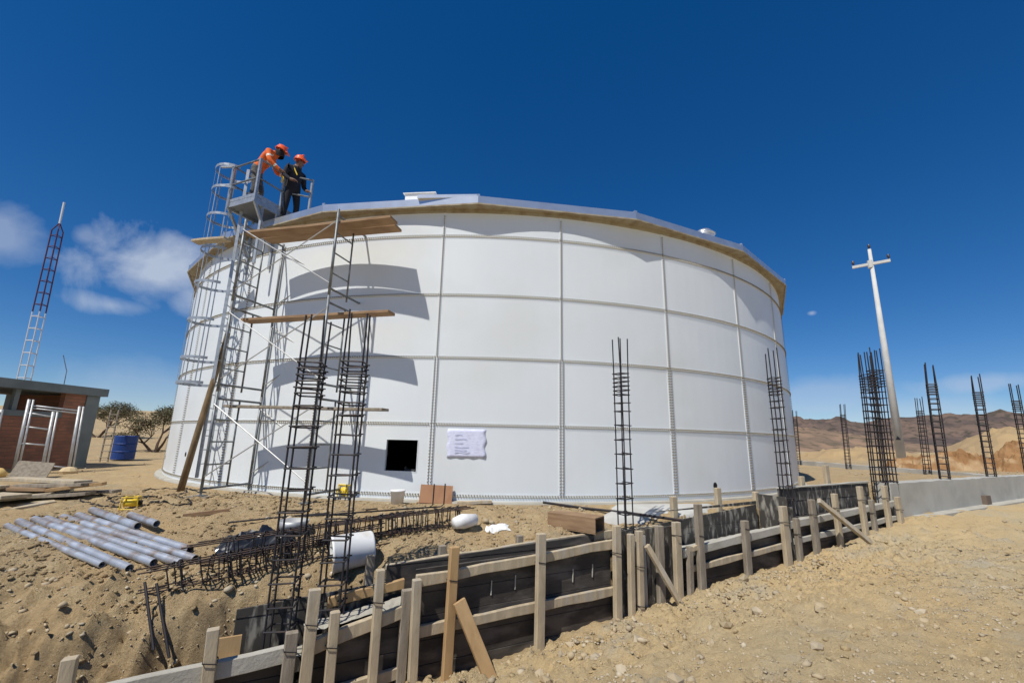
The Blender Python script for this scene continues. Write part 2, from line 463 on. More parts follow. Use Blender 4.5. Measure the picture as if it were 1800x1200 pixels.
def sheet(a0, a1, z0, z1, seg=8, holes=None, th=.006, ro=0.0):
    mb = MB(); az = [a0 + (a1 - a0) * i / seg for i in range(seg + 1)]; zz = [z0, z1]
    if holes: az = sorted(set([round(q, 5) for q in az if abs(q - holes[0]) > .004 and abs(q - holes[1]) > .004] + list(holes[:2]))); zz = [z0, holes[2], holes[3], z1]
    for i in range(len(az) - 1):
        for j in range(len(zz) - 1):
            if holes and az[i] >= holes[0] - 1e-6 and az[i + 1] <= holes[1] + 1e-6 and j == 1: continue
            p = [Vector((math.sin(q) * r_, -math.cos(q) * r_, z)) for r_ in (TR - th + ro, TR + ro) for q, z in ((az[i], zz[j]), (az[i + 1], zz[j]), (az[i + 1], zz[j + 1]), (az[i], zz[j + 1]))]
            n0 = len(mb.v); mb.v += [tuple(q) for q in p]
            mb.f += [(n0 + 4, n0 + 5, n0 + 6, n0 + 7), (n0 + 3, n0 + 2, n0 + 1, n0)]
            if i == 0: mb.f.append((n0, n0 + 4, n0 + 7, n0 + 3))
            if i == len(az) - 2: mb.f.append((n0 + 1, n0 + 2, n0 + 6, n0 + 5))
            if j == 0: mb.f.append((n0, n0 + 1, n0 + 5, n0 + 4))
            if j == len(zz) - 2: mb.f.append((n0 + 3, n0 + 7, n0 + 6, n0 + 2))
    return mb


NP = 29
gap = .0012
panel_me = {}
for k, (z0, z1) in enumerate(rows):
    panel_me[k] = sheet(gap, DE - gap, z0 + .004 + .12, z1 - .004 + .12, ro=.0).mesh('panel', M_TANK, smooth=False)
last_me = {}
for k, (z0, z1) in enumerate(rows):
    for i in range(NP):
        a = PH + (i - 14) * DE
        if i == NP - 1:
            rest = 2 * math.pi - DE * (NP - 1)
            me = sheet(gap, rest - gap, z0 + .124, z1 + .116).mesh('panel', M_TANK)
        else: me = panel_me[k]
        aw = (a + math.pi) % (2 * math.pi) - math.pi
        if k == 0 and aw < -.1 and aw + DE > -.1:
            me = sheet(gap, DE - gap, .124, 1.316, holes=(-.137 - aw, -.083 - aw, .37 + .12, .90 + .12)).mesh('panel', M_TANK)
        inst(me, 'panel', tank, (0, 0, 0), (0, 0, a))
seam_angles = [PH + (i - 14) * DE for i in range(NP)]


def strip_v(a, z0, z1, w, th):
    mb = MB(); h = w / 2 / TR
    mb.box8([tp(a - h, z0, TR - .002), tp(a + h, z0, TR - .002), tp(a + h, z0, TR + th), tp(a - h, z0, TR + th), tp(a - h, z1, TR - .002), tp(a + h, z1, TR - .002), tp(a + h, z1, TR + th), tp(a - h, z1, TR + th)])
    return mb


for a in seam_angles:
    for z0, z1, w in ((0.02, 2.4, .105), (2.405, TOPZ, .055)):
        strip_v(a, z0, z1, w, .009).build('seam_strip', M_SEAL if False else M_TANK, tank)


def ring(z, w, r0, r1, n=174):
    mb = MB(); vs = []; fs = []
    for i in range(n):
        a = 2 * math.pi * i / n
        for r_, zz in ((r0, z - w / 2), (r1, z - w / 2), (r1, z + w / 2), (r0, z + w / 2)): vs.append(tp(a, zz, r_))
    for i in range(n):
        j = (i + 1) % n
        for q in range(4): fs.append((i * 4 + q, j * 4 + q, j * 4 + (q + 1) % 4, i * 4 + (q + 1) % 4))
    return mb.add(vs, fs)


for z in (0.0, 1.2, 2.4, 3.6, 4.8):
    ring(z, .05, TR - .004, TR + .007).build('seam_ring', M_TANK, tank)
    ring(z - .0285, .007, TR - .003, TR + .009).build('sealant_bead', M_SEAL, tank)
# bolts: domed caps on the visible half
bv, bf = [], []


def bolt(a, z):
    o = len(bv); r_ = .0125; h = .030; er = Vector((math.sin(a), -math.cos(a), 0)); et = Vector((math.cos(a), math.sin(a), 0)); c0 = tp(a, z, TR + .006)
    for k in range(6):
        an = k * math.pi / 3; dv = et * math.cos(an) * r_ + Vector((0, 0, math.sin(an) * r_)); bv.append(c0 + dv)
    for k in range(6):
        an = k * math.pi / 3; dv = et * math.cos(an) * r_ * .75 + Vector((0, 0, math.sin(an) * r_ * .75)); bv.append(c0 + dv + er * h)
    for k in range(6): bf.append((o + k, o + (k + 1) % 6, o + 6 + (k + 1) % 6, o + 6 + k))
    bf.append(tuple(range(o + 6, o + 12)))


for z in (0.0, 1.2, 2.4, 3.6, 4.8):
    for i in range(-310, 310):
        bolt(.02 + i * .0046, z + random.uniform(-.002, .002))
for a in seam_angles:
    aw = (a + math.pi) % (2 * math.pi) - math.pi
    if abs(aw) > 1.45: continue
    for i in range(int(2.4 / .052)):
        bolt(a - .026 / TR, .05 + i * .052); bolt(a + .026 / TR, .05 + i * .052)
    for i in range(int((TOPZ - 2.45) / .052)):
        bolt(a, 2.44 + i * .052)
me = bpy.data.meshes.new('bolts'); me.from_pydata(bv, [], bf); me.materials.append(M_BOLT)
bo = bpy.data.objects.new('bolt_rows', me); COL.objects.link(bo); bo.parent = tank; bo.location = (-tcx, -tcy, .12); bo['kind'] = 'stuff'
# top rim angle, concrete ring foundation, floor
ring(-.047, .085, TR - .006, TR + .003).build('base_skirt', M_TANK, tank)
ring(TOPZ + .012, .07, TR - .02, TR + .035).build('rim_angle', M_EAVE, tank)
mbf = MB(); prof = [(0, -.09), (TR + .16, -.09), (TR + .17, -.12), (TR + .17, -.7)]
mbf.lathe(prof, 140, (tcx, tcy, 0)).build('foundation_ring', M_CONCL, tank)
# roof: 21 straight eaves, each with soffit, fascia and a triangular roof sheet
RC, RPH, RN = 10.76, .004, 21; RD = 2 * math.pi / RN


def rp(k, r, z): return tp(RPH + k * RD, z, r)


for k in range(RN):
    a, b = rp(k, RC, 0), rp(k + 1, RC, 0)
    fasc = MB().beam(Vector((a.x, a.y, 5.425)), Vector((b.x, b.y, 5.425)), .006, .15)
    fasc.build('fascia_sheet', M_ROOF, tank)
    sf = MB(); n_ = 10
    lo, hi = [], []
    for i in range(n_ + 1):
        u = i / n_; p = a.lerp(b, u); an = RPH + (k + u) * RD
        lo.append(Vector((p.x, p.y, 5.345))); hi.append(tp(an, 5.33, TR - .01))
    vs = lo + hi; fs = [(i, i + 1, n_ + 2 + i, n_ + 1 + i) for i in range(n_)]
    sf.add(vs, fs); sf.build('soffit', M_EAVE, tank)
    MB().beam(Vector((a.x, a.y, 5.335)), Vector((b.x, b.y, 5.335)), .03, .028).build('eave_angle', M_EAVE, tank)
    rs = MB(); c0 = Vector((tcx, tcy, 6.35)); rs.add([Vector((a.x, a.y, 5.502)), Vector((b.x, b.y, 5.502)), c0], [(0, 1, 2)])
    rs.build('roof_sheet', M_ROOF, tank)
    rb = MB().beam(Vector((a.x, a.y, 5.52)), c0 + Vector((0, 0, .01)), .06, .035); rb.build('roof_rib', M_ROOF, tank)
# roof hatch box and low vent
hb = MB(); a0, a1 = -.140, -.082
hb.box8([tp(a0, 5.44, 10.5), tp(a1, 5.44, 10.5), tp(a1, 5.44, 9.85), tp(a0, 5.44, 9.85), tp(a0, 5.715, 10.5), tp(a1, 5.715, 10.5), tp(a1, 5.715, 9.85), tp(a0, 5.715, 9.85)])
hatch = bevel(hb.build('roof_hatch', M_ROOFW, tank), .01)
hl = MB(); hl.box8([tp(a0 - .003, 5.716, 10.53), tp(a1 + .003, 5.716, 10.53), tp(a1 + .003, 5.716, 9.82), tp(a0 - .003, 5.716, 9.82), tp(a0 - .003, 5.728, 10.53), tp(a1 + .003, 5.728, 10.53), tp(a1 + .003, 5.728, 9.82), tp(a0 - .003, 5.728, 9.82)])
hl.build('hatch_lid', M_ROOFW, hatch)
pl_ = MB(); b0, b1 = -.108, .004
pl_.box8([tp(b0, 5.49, 10.71), tp(b1, 5.49, 10.72), tp(b1, 5.53, 10.4), tp(b0, 5.53, 10.4), tp(b0, 5.56, 10.71), tp(b1, 5.56, 10.72), tp(b1, 5.58, 10.4), tp(b0, 5.58, 10.4)])
pl_.build('edge_flashing', M_ROOF, tank)
vt = MB().lathe([(.0, .26), (.14, .25), (.26, .14), (.22, .10), (.16, .10), (.16, -.1)], 16, tp(.53, 5.58, 10.3)); vt.build('roof_vent', M_ROOF, tank, True)
vt = MB().lathe([(.0, .2), (.1, .18), (.2, .1), (.14, .07), (.12, .07), (.12, -.1)], 16, tp(.09, 5.62, 9.9)); vt.build('roof_vent', M_ROOF, tank, True)
# manhole flange, hinge and swung plate seen through the opening
fl = MB(); mh = (-.137, -.083, .37, .90)
for (p, q, zz0, zz1) in ((mh[0] - .0014, mh[0], mh[2] - .015, mh[3] + .015), (mh[1], mh[1] + .0014, mh[2] - .015, mh[3] + .015), (mh[0], mh[1], mh[2] - .015, mh[2]), (mh[0], mh[1], mh[3], mh[3] + .015)):
    fl.box8([tp(p, zz0, TR - .05), tp(q, zz0, TR - .05), tp(q, zz0, TR + .006), tp(p, zz0, TR + .006), tp(p, zz1, TR - .05), tp(q, zz1, TR - .05), tp(q, zz1, TR + .006), tp(p, zz1, TR + .006)])
flange = fl.build('manhole_flange', M_TANK, tank)
hg = MB().tube(tp(-.103, .37, TR - .06), tp(-.103, .45, TR - .06), .018).tube(tp(-.103, .395, TR - .05), tp(-.084, .385, TR + .0), .02); hg.build('manhole_bracket', M_BLACK, flange)
ds = MB().box8([tp(-.26, -.08, 10.2), tp(.05, -.08, 10.2), tp(.05, -.08, 6.5), tp(-.26, -.08, 6.5)] + [tp(-.26, -.07, 10.2), tp(.05, -.07, 10.2), tp(.05, -.07, 6.5), tp(-.26, -.07, 6.5)]); ds.build('tank_floor', M_CONC, tank)


def spot(a, z, r_):
    mb = MB(); vs = [tp(a + r_ * math.cos(q * math.pi / 8) / TR, z + r_ * 1.15 * math.sin(q * math.pi / 8), TR + .004) for q in range(16)] + [tp(a + r_ * math.cos(q * math.pi / 8) / TR, z + r_ * 1.15 * math.sin(q * math.pi / 8), TR - .02) for q in range(16)]
    return mb.add(vs, [tuple(range(16))] + [(i, (i + 1) % 16, 16 + (i + 1) % 16, 16 + i) for i in range(16)])


spot(.479, .14, .055).build('pipe_port', M_BLACK, tank); spot(-.665, .47, .045).build('pipe_port', M_BLACK, tank); spot(-.905, .30, .05).build('pipe_port', M_BLACK, tank)
# printed notice taped to the shell
def notice():
    m = bpy.data.materials.new('notice_paper'); m.use_nodes = True; n, l = m.node_tree.nodes, m.node_tree.links; b = n['Principled BSDF']; b.inputs['Roughness'].default_value = .7
    tcd = n.new('ShaderNodeTexCoord'); nz = n.new('ShaderNodeTexNoise'); nz.inputs['Scale'].default_value = 14; nz.inputs['Detail'].default_value = 5
    mp = n.new('ShaderNodeMapping'); mp.inputs['Scale'].default_value = (1, 1, 4); l.new(tcd.outputs['Object'], mp.inputs[0]); l.new(mp.outputs[0], nz.inputs[0])
    rpp = n.new('ShaderNodeValToRGB'); rpp.color_ramp.elements[0].position = .35; rpp.color_ramp.elements[0].color = (.60, .62, .80, 1); rpp.color_ramp.elements[1].position = .6; rpp.color_ramp.elements[1].color = (.72, .75, .90, 1)
    l.new(nz.outputs[0], rpp.inputs[0]); l.new(rpp.outputs[0], b.inputs['Base Color']); return m


nmb = MB(); na, nz_ = 12, 10; vs = []
for j in range(nz_ + 1):
    for i in range(na + 1):
        a = -.033 + .064 * i / na; z = .62 + .49 * j / nz_
        vs.append(tp(a + .0015 * math.sin(j * 1.3), z, TR + .012 + .006 * math.sin(i * 1.7 + j) + .003 * random.random()))
nmb.add(vs, [(j * (na + 1) + i, j * (na + 1) + i + 1, (j + 1) * (na + 1) + i + 1, (j + 1) * (na + 1) + i) for j in range(nz_) for i in range(na)])
nt_ = nmb.build('paper_notice', notice(), None, True, org=tp(0, .87, TR)); tag(nt_, 'pale lilac paper notice taped to the white tank wall', 'notice')
sol = nt_.modifiers.new('sol', 'SOLIDIFY'); sol.thickness = .002
stp = MB()
for i, (w_, zz) in enumerate(((.012, 1.0), (.02, .93), (.014, .86), (.024, .79), (.02, .74), (.026, .70))):
    stp.box8([tp(-.02, zz, TR + .021), tp(-.02 + w_, zz, TR + .021), tp(-.02 + w_, zz, TR + .0225), tp(-.02, zz, TR + .0225), tp(-.02, zz + .008, TR + .021), tp(-.02 + w_, zz + .008, TR + .021), tp(-.02 + w_, zz + .008, TR + .0225), tp(-.02, zz + .008, TR + .0225)])
stp.build('printed_lines', mat('ink', (.42, .44, .58), .8), nt_)

# ------------------------------------------------------------------ caged ladder and top platform
lad = thing('access_ladder', (-6.08, 9.05, -.12), 'galvanised caged ladder with railed top platform fixed to the tank side', 'ladder')
P1, P2 = Vector((-6.13, 9.28, 0)), Vector((-6.02, 8.87, 0))
for p in (P1, P2):
    MB().beam((p.x, p.y, .1), (p.x, p.y, 6.75), .06, .022, side=(1, .3, 0)).build('stringer', M_GALV, lad)
rung = MB().tube((0, 0, 0), P2 - P1, .011, 6).mesh('rung', M_GALV)
for i in range(22): inst(rung, 'rung', lad, Vector((P1.x, P1.y, .35 + i * .27)) - Vector((-6.08, 9.05, -.12)))
cc = Vector((-6.40, 8.98, 0)); cr = .36
hm = MB(); n_ = 18; vs = []; fs = []
for i in range(n_ + 1):
    an = R(20) + R(320) * i / n_ - R(20) + R(0); an = R(25) + R(310) * i / n_
    dv = Vector((math.cos(an + R(-15)), math.sin(an + R(-15)), 0))
    for r_, z in ((cr - .004, -.028), (cr + .004, -.028), (cr + .004, .028), (cr - .004, .028)): vs.append(dv * r_ + Vector((0, 0, z)))
for i in range(n_):
    for q in range(4): fs.append((i * 4 + q, (i + 1) * 4 + q, (i + 1) * 4 + (q + 1) % 4, i * 4 + (q + 1) % 4))
hm.add(vs, fs); hme = hm.mesh('cage_hoop', M_GALV)
for z in (1.92, 2.42, 3.22, 4.02, 4.78, 5.55, 6.2, 6.72): inst(hme, 'cage_hoop', lad, Vector((cc.x, cc.y, z)) - Vector((-6.08, 9.05, -.12)))
for i in range(7):
    an = R(25 - 15) + R(310) * (i + .5) / 7; p = cc + Vector((math.cos(an), math.sin(an), 0)) * (cr - .012)
    MB().beam((p.x, p.y, 1.90), (p.x, p.y, 6.72), .022, .006, side=(-math.sin(an), math.cos(an), 0)).build('cage_bar', M_GALV, lad)
for z in (1.0, 2.4, 3.8, 5.1):
    for p in (P1, P2):
        q = tp(math.atan2(p.x - tcx, tcy - p.y), z, TR + .005); MB().beam((p.x, p.y, z), q, .04, .008).build('wall_bracket', M_GALV, lad)
L_, F_ = Vector((-6.22, 8.72, 0)), Vector((-5.47, 8.40, 0)); dv = Vector((.38, .925, 0)).normalized()
B_, R_ = L_ + dv * .92, F_ + dv * .98
PZ = 5.72


def zz(p, z): return Vector((p.x, p.y, z))


dk = MB(); dk.box8([zz(q, PZ) for q in (L_, F_, R_, B_)] + [zz(q, PZ + .035) for q in (L_, F_, R_, B_)]); dk.build('platform_deck', mat('deck_steel', (.20, .22, .24), .6, metal=.3), lad)
for a, b in ((L_, F_), (F_, R_), (R_, B_)):
    MB().beam(zz(a, PZ + .055), zz(b, PZ + .055), .012, .11).build('toe_board', M_GALV, lad)
    MB().beam(zz(a, PZ + .155), zz(b, PZ + .155), .010, .07).build('toe_board', M_GALV, lad)
ext = [R_ + dv * .0, R_ + dv * .0 + Vector((.42, -.16, 0)), R_ + dv * .38 + Vector((.42, -.16, 0)), R_ + dv * .38]
dk = MB(); dk.box8([zz(q, 5.60) for q in ext] + [zz(q, 5.74) for q in ext]); dk.build('landing_step', M_GALV, lad)
posts = [L_, L_.lerp(F_, 1.0), F_.lerp(R_, .62), R_ + Vector((.40, -.14, 0)), L_.lerp(B_, .55)]
for i, p in enumerate(posts):
    MB().beam(zz(p, PZ), zz(p, PZ + 1.0), .05, .05 if i < 2 else .04, side=(.9, -.35, 0)).build('guard_post', M_GALV, lad)
rails = [[posts[4], posts[0], posts[1], posts[2], posts[3]]]
for rl in rails:
    for z in (PZ + .98, PZ + .55):
        for a, b in zip(rl[:-1], rl[1:]): MB().tube(zz(a, z), zz(b, z), .019, 8).build('guard_rail', M_GALVD, lad)
for z in (PZ + 1.0, PZ + .55): MB().beam(zz(L_, z), (-6.52, 8.72, z - .02), .05, .035).build('guard_rail', M_GALV, lad)
for a in (L_, F_):
    q = a + dv * .55; t_ = tp(math.atan2(q.x - tcx, tcy - q.y), 4.75, TR + .01)
    MB().beam(zz(a, PZ), t_, .05, .05).build('support_strut', M_GALV, lad)
    MB().beam(zz(a, PZ - .02), zz(a + dv * .9, PZ - .02), .05, .05).build('support_beam', M_GALV, lad)
for q in (F_ + dv * .55, L_ + dv * .6, F_ + dv * .2):
    MB().beam(zz(q, 4.4), zz(q, PZ), .045, .045).build('support_post', M_GALV, lad)

# ------------------------------------------------------------------ tube scaffold
SA, SB = Vector((-5.16, 7.77, 0)), Vector((-4.91, 8.73, 0)); su = Vector((.972, -.235, 0)).normalized()
SC, SD = SA + su * 2.02, SB + su * 2.02
sc_o = (SA.x, SA.y, -.12)
scaf = thing('scaffold', sc_o, 'three-lift tube scaffold standing against the white tank wall', 'scaffold')
LV = [0.0, 1.66, 3.32, 4.96]
for p, q in ((SA, SB), (SC, SD)):
    for e in (p, q):
        zb_ = zg(e.x, e.y)
        for i in range(3):
            MB().tube(zz(e, LV[i] if i else zb_ + .06), zz(e, LV[i + 1] - (.06 if i == 2 and e in (SB, SD) else 0)), .024, 10).build('upright', M_GALVD, scaf, True)
        jack = MB().tube(zz(e, zb_ - .02), zz(e, zb_ + .35), .018, 8).build('base_jack', M_GALVD, scaf)
        MB().box(zz(e, zb_ + .012), (.15, .15, .012)).build('base_plate', M_GALVD, jack)
        if e is SA: MB().beam((e.x - .22, e.y + .06, zb_ - .02), (e.x + .2, e.y - .04, zb_ - .01), .18, .035).build('sole_board', M_WOODG, scaf)
    mid = p.lerp(q, .5)
    for i in range(3):
        z0, z1 = LV[i], LV[i + 1]
        for z in ((z0 + .03, z1 - .12) if i == 0 else (z1 - .12, z0 + .13)): MB().tube(zz(p, z), zz(q, z), .02, 8).build('transom', M_GALVD, scaf, True)
        MB().tube(zz(mid, z0 + .03), zz(mid, z1 - .12), .017, 8).build('inner_upright', M_GALVD, scaf, True)
        for k in range(3):
            z = z0 + .42 + k * .38; MB().tube(zz(p, z), zz(mid, z), .014, 6).build('rung', M_GALVD, scaf)
for a, b in ((SA, SC), (SB, SD)):
    for i in range(3):
        z0, z1 = LV[i] + .22, LV[i + 1] - .22
        for u, v in ((z0, z1), (z1, z0)):
            off = Vector((0, 0, 0)) if u < v else (SA - SB).normalized() * .03
            MB().tube(zz(a, u) + off, zz(b, v) + off, .0105, 6).build('cross_brace', M_SILV, scaf)


def board(a, b, w, h, label, m=M_WOOD, name='plank', cat='plank', group=None, side=None):
    a, b = Vector(a), Vector(b); n = 6; d = (b - a); s = Vector((0, 0, 1)).cross(d).normalized() if side is None else Vector(side); t = d.normalized().cross(s).normalized()
    vs = []; fs = []
    ph = random.random() * 6
    for i in range(n + 1):
        u = i / n; c = a.lerp(b, u) + t * (.012 * math.sin(u * 3.1 + ph)) + s * .006 * math.sin(u * 5 + ph)
        for k1, k2 in ((-1, -1), (1, -1), (1, 1), (-1, 1)): vs.append(c + s * w / 2 * k1 + t * h / 2 * k2)
    for i in range(n):
        for q in range(4): fs.append((i * 4 + q, i * 4 + (q + 1) % 4, (i + 1) * 4 + (q + 1) % 4, (i + 1) * 4 + q))
    fs += [(3, 2, 1, 0), (n * 4, n * 4 + 1, n * 4 + 2, n * 4 + 3)]
    o = MB().add(vs, fs).build(name, m, None, org=(a + b) / 2); bevel(o, .004)
    return tag(o, label, cat, group)


sv = (SB - SA).normalized()
board(SA + su * -.05 + sv * .16 + Vector((0, 0, 4.73)), SA + su * 3.05 + sv * .16 + Vector((0, 0, 4.72)), .26, .05, 'outer thick brown plank on the top lift of the scaffold', group='scaffold planks')
board(SA + su * .1 + sv * .46 + Vector((0, 0, 4.73)), SA + su * 2.98 + sv * .46 + Vector((0, 0, 4.73)), .26, .05, 'inner brown plank beside the tank on the top scaffold lift', group='scaffold planks')
board(SA + su * -.05 + sv * .40 + Vector((0, 0, 3.06)), SA + su * 3.02 + sv * .40 + Vector((0, 0, 3.06)), .25, .05, 'single brown plank across the middle lift of the scaffold', group='scaffold planks')
board(SA + su * -.15 + sv * .40 + Vector((0, 0, 1.42)), SA + su * 3.05 + sv * .40 + Vector((0, 0, 1.40)), .24, .045, 'weathered grey-brown plank across the lowest scaffold lift', m=M_WOODG, group='scaffold planks')
board((-6.75, 8.65, 4.86), (-6.0, 8.55, 4.92), .2, .05, 'short weathered board wedged through the ladder cage near the eave', m=M_WOODS)
# leaning timber pole
tpole = MB().path([(-6.12, 8.62, -.2), (-6.08, 8.78, 1.0), (-6.02, 8.93, 2.2), (-5.98, 9.02, 3.0)], lambda u: .062 - .016 * u, 10).build('timber_pole', mat('bark_pole', (.24, .165, .085), .9, col2=(.14, .095, .05), scale=4, stretch=(3, 3, 1), bump=.5), None, True, org=(-6.12, 8.62, -.12))
tag(tpole, 'rough brown timber pole propped upright beside the caged ladder', 'pole')
# ------------------------------------------------------------------ footing wall: formwork bays, concrete wall
we = Vector((WE[0], WE[1], 0)); wm = Vector((WM[0], WM[1], 0)); wo = Vector((WO[0], WO[1], 0))


def wp(t, z, off=0.0): return wo + we * t + wm * off + Vector((0, 0, z))


def stud(par, t0, z0, t1, z1, off=.12, w=.085, d=.07, m=None, name='post', off0=None, tw=0.0):
    m = m or M_WOODS
    a, b = wp(t0, z0, off if off0 is None else off0), wp(t1, z1, off)
    side = (we + wm * tw).normalized()
    o = MB().beam(a, b, w, d, side=side).build(name, m, par, org=a); bevel(o, .006)
    LAST_POST[par.name] = o
    return o


LAST_POST = {}


def waler(par, t0, z0, t1, z1, off=.055, h=.10, d=.05, m=None):
    n = max(3, int((t1 - t0) / .35)); vs = []; fs = []
    for i in range(n + 1):
        u = i / n; jt = random.uniform(-.008, .008); c = wp(t0 + (t1 - t0) * u, z0 + (z1 - z0) * u - h / 2 + jt, off)
        hh = h + random.uniform(-.012, .012)
        for k1, k2 in ((-1, -1), (1, -1), (1, 1), (-1, 1)): vs.append(c + wm * d / 2 * k1 + Vector((0, 0, hh / 2 * k2)))
    for i in range(n):
        for q in range(4): fs.append((i * 4 + q, i * 4 + (q + 1) % 4, (i + 1) * 4 + (q + 1) % 4, (i + 1) * 4 + q))
    fs += [(3, 2, 1, 0), (n * 4, n * 4 + 1, n * 4 + 2, n * 4 + 3)]
    o = MB().add(vs, fs).build('waler', m or M_WOODS, par, org=wp(t0, z0, off)); bevel(o, .006); return o


def sheathing(par, t0, t1, zb, zt0, zt1, off, m=None, th=.02, board=.22, name='sheathing_board'):
    """horizontal boards stacked from zb up to the sloping top edge"""
    z = zb; top = max(zt0, zt1); k = 0
    while z < top - .01:
        z1 = min(z + board, top)
        a0, a1 = min(z1, zt0), min(z1, zt1)
        if a0 - z > .015 or a1 - z > .015:
            a0, a1 = max(a0, z + .01), max(a1, z + .01); o_ = off + random.uniform(-.004, .004)
            p = [wp(t0, z + .004, o_ - th / 2), wp(t1, z + .004, o_ - th / 2), wp(t1, z + .004, o_ + th / 2), wp(t0, z + .004, o_ + th / 2),
                 wp(t0, a0, o_ - th / 2), wp(t1, a1, o_ - th / 2), wp(t1, a1, o_ + th / 2), wp(t0, a0, o_ + th / 2)]
            o = MB().box8([p[3], p[2], p[1], p[0], p[7], p[6], p[5], p[4]]).build(name, m or M_FORM, par, org=wp(t0, z, off)); bevel(o, .003)
        z = z1; k += 1


def fill(par, t0, t1, zb, z0, z1, m=None):
    n = 24; vs = []; fs = []
    for i in range(n + 1):
        u = i / n; t = t0 + (t1 - t0) * u; z = z0 + (z1 - z0) * u
        for k in range(5): vs.append(wp(t, z + random.uniform(-.008, .008), -.005 - .06 * k))
    for i in range(n):
        for k in range(4): fs.append((i * 5 + k, i * 5 + k + 1, (i + 1) * 5 + k + 1, (i + 1) * 5 + k))
    MB().add(vs, fs).build('concrete_fill', m or M_CONCL, par)


def wire(par, t, z, off=.12, w=.1, d=.085):
    par = LAST_POST.get(par.name, par)
    o = off; pts = [wp(t - w / 2, z, o - d / 2), wp(t - w / 2, z + .01, o + d / 2 + .006), wp(t + w / 2, z - .012, o + d / 2 + .006), wp(t + w / 2, z, o - d / 2), wp(t, z, o - .2)]
    MB().path(pts, .005, 5).build('tie_wire', M_REBAR, par)


G = 'formwork bays along the footing wall'
# bay at the far left
b0 = thing('wall_formwork', wp(-3.2, -1.3), 'lowest leftmost wall formwork bay with a pale concrete-smeared top rail', 'formwork', G)
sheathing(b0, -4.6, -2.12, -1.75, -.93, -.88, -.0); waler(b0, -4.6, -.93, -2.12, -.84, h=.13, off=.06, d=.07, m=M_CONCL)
waler(b0, -4.6, -1.36, -2.12, -1.3, h=.1)
stud(b0, -3.6, -1.75, -3.62, -.65, w=.09); stud(b0, -2.72, -1.75, -2.76, -.60, w=.09); wire(b0, -2.75, -.84)
stud(b0, -2.17, -1.75, -2.17, -.72, w=.10, m=M_WOODG); wire(b0, -2.17, -.86)
fill(b0, -4.6, -2.0, -1.5, -1.02, -.98)
sheathing(b0, -2.62, -1.32, -1.3, -.62, -.55, -.33, M_FORMW, board=.3)
MB().beam(wp(-2.68, -1.15, -.20), wp(-2.68, -.80, -.22), .26, .03, side=we).build('end_board', M_WOODN, b0)
# second bay
b1 = thing('wall_formwork', wp(-1.6, -1.35), 'short stepped formwork bay below the twin rebar columns', 'formwork', G)
sheathing(b1, -2.05, -1.12, -1.75, -.84, -.72, .0); waler(b1, -2.0, -.84, -1.12, -.66, h=.11, d=.06, m=M_WOODS); waler(b1, -2.0, -1.27, -1.12, -1.2, h=.09)
for t, z, w, m in ((-2.02, -.40, .10, M_WOODS), (-1.83, -.61, .085, M_WOODS), (-1.45, -.30, .08, M_WOODS)):
    stud(b1, t + random.uniform(-.01, .01), -1.75, t, z, w=w, m=m); wire(b1, t, z - .28)
stud(b1, -1.17, -1.7, -1.16, -.53, off=.06, w=.09, m=M_WOODG)
sheathing(b1, -1.32, -1.0, -1.2, -.55, -.45, -.33, M_FORMW); fill(b1, -2.05, -1.1, -1.4, -.80, -.68)
waler(b1, -1.85, -.60, -1.1, -.52, off=-.26, h=.09, m=M_WOODN)
# third bay, the long one in the middle
b2 = thing('wall_formwork', wp(.2, -1.3), 'long dark formwork bay with two pale rails left of the column box', 'formwork', G)
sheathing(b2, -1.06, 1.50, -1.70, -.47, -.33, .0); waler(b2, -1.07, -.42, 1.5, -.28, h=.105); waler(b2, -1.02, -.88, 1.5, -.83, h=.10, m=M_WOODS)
stud(b2, -1.06, -1.75, -1.08, -.43, off=.12, w=.085)
stud(b2, -.73, -1.7, -.70, -.16, off=.13, w=.095, m=M_WOODN); wire(b2, -.70, -.48)
stud(b2, .35, -1.6, .37, -.11, off=.13, w=.105); wire(b2, .37, -.42)
o = stud(b2, -.35, -1.38, -.655, -.66, off=.20, off0=.42, w=.13, d=.05, m=M_WOODN, name='brace')
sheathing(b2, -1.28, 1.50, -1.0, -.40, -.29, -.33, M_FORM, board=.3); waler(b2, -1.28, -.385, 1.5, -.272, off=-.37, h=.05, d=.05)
fill(b2, -1.06, 1.5, -1.3, -.62, -.50)
for t, z0, z1 in ((-1.43, -.95, -.30), (-.62, -.8, -.27), (.41, -.75, -.24)): stud(b2, t, z0, t, z1, off=-.45, w=.085, m=M_WOODG)
for t, z in ((-.2, -.72), (.1, -.7), (.9, -.72), (1.2, -.7)): MB().tube(wp(t, z, .012), wp(t, z + .15, .02), .008, 5).build('nail_strip', M_CONCL, b2)
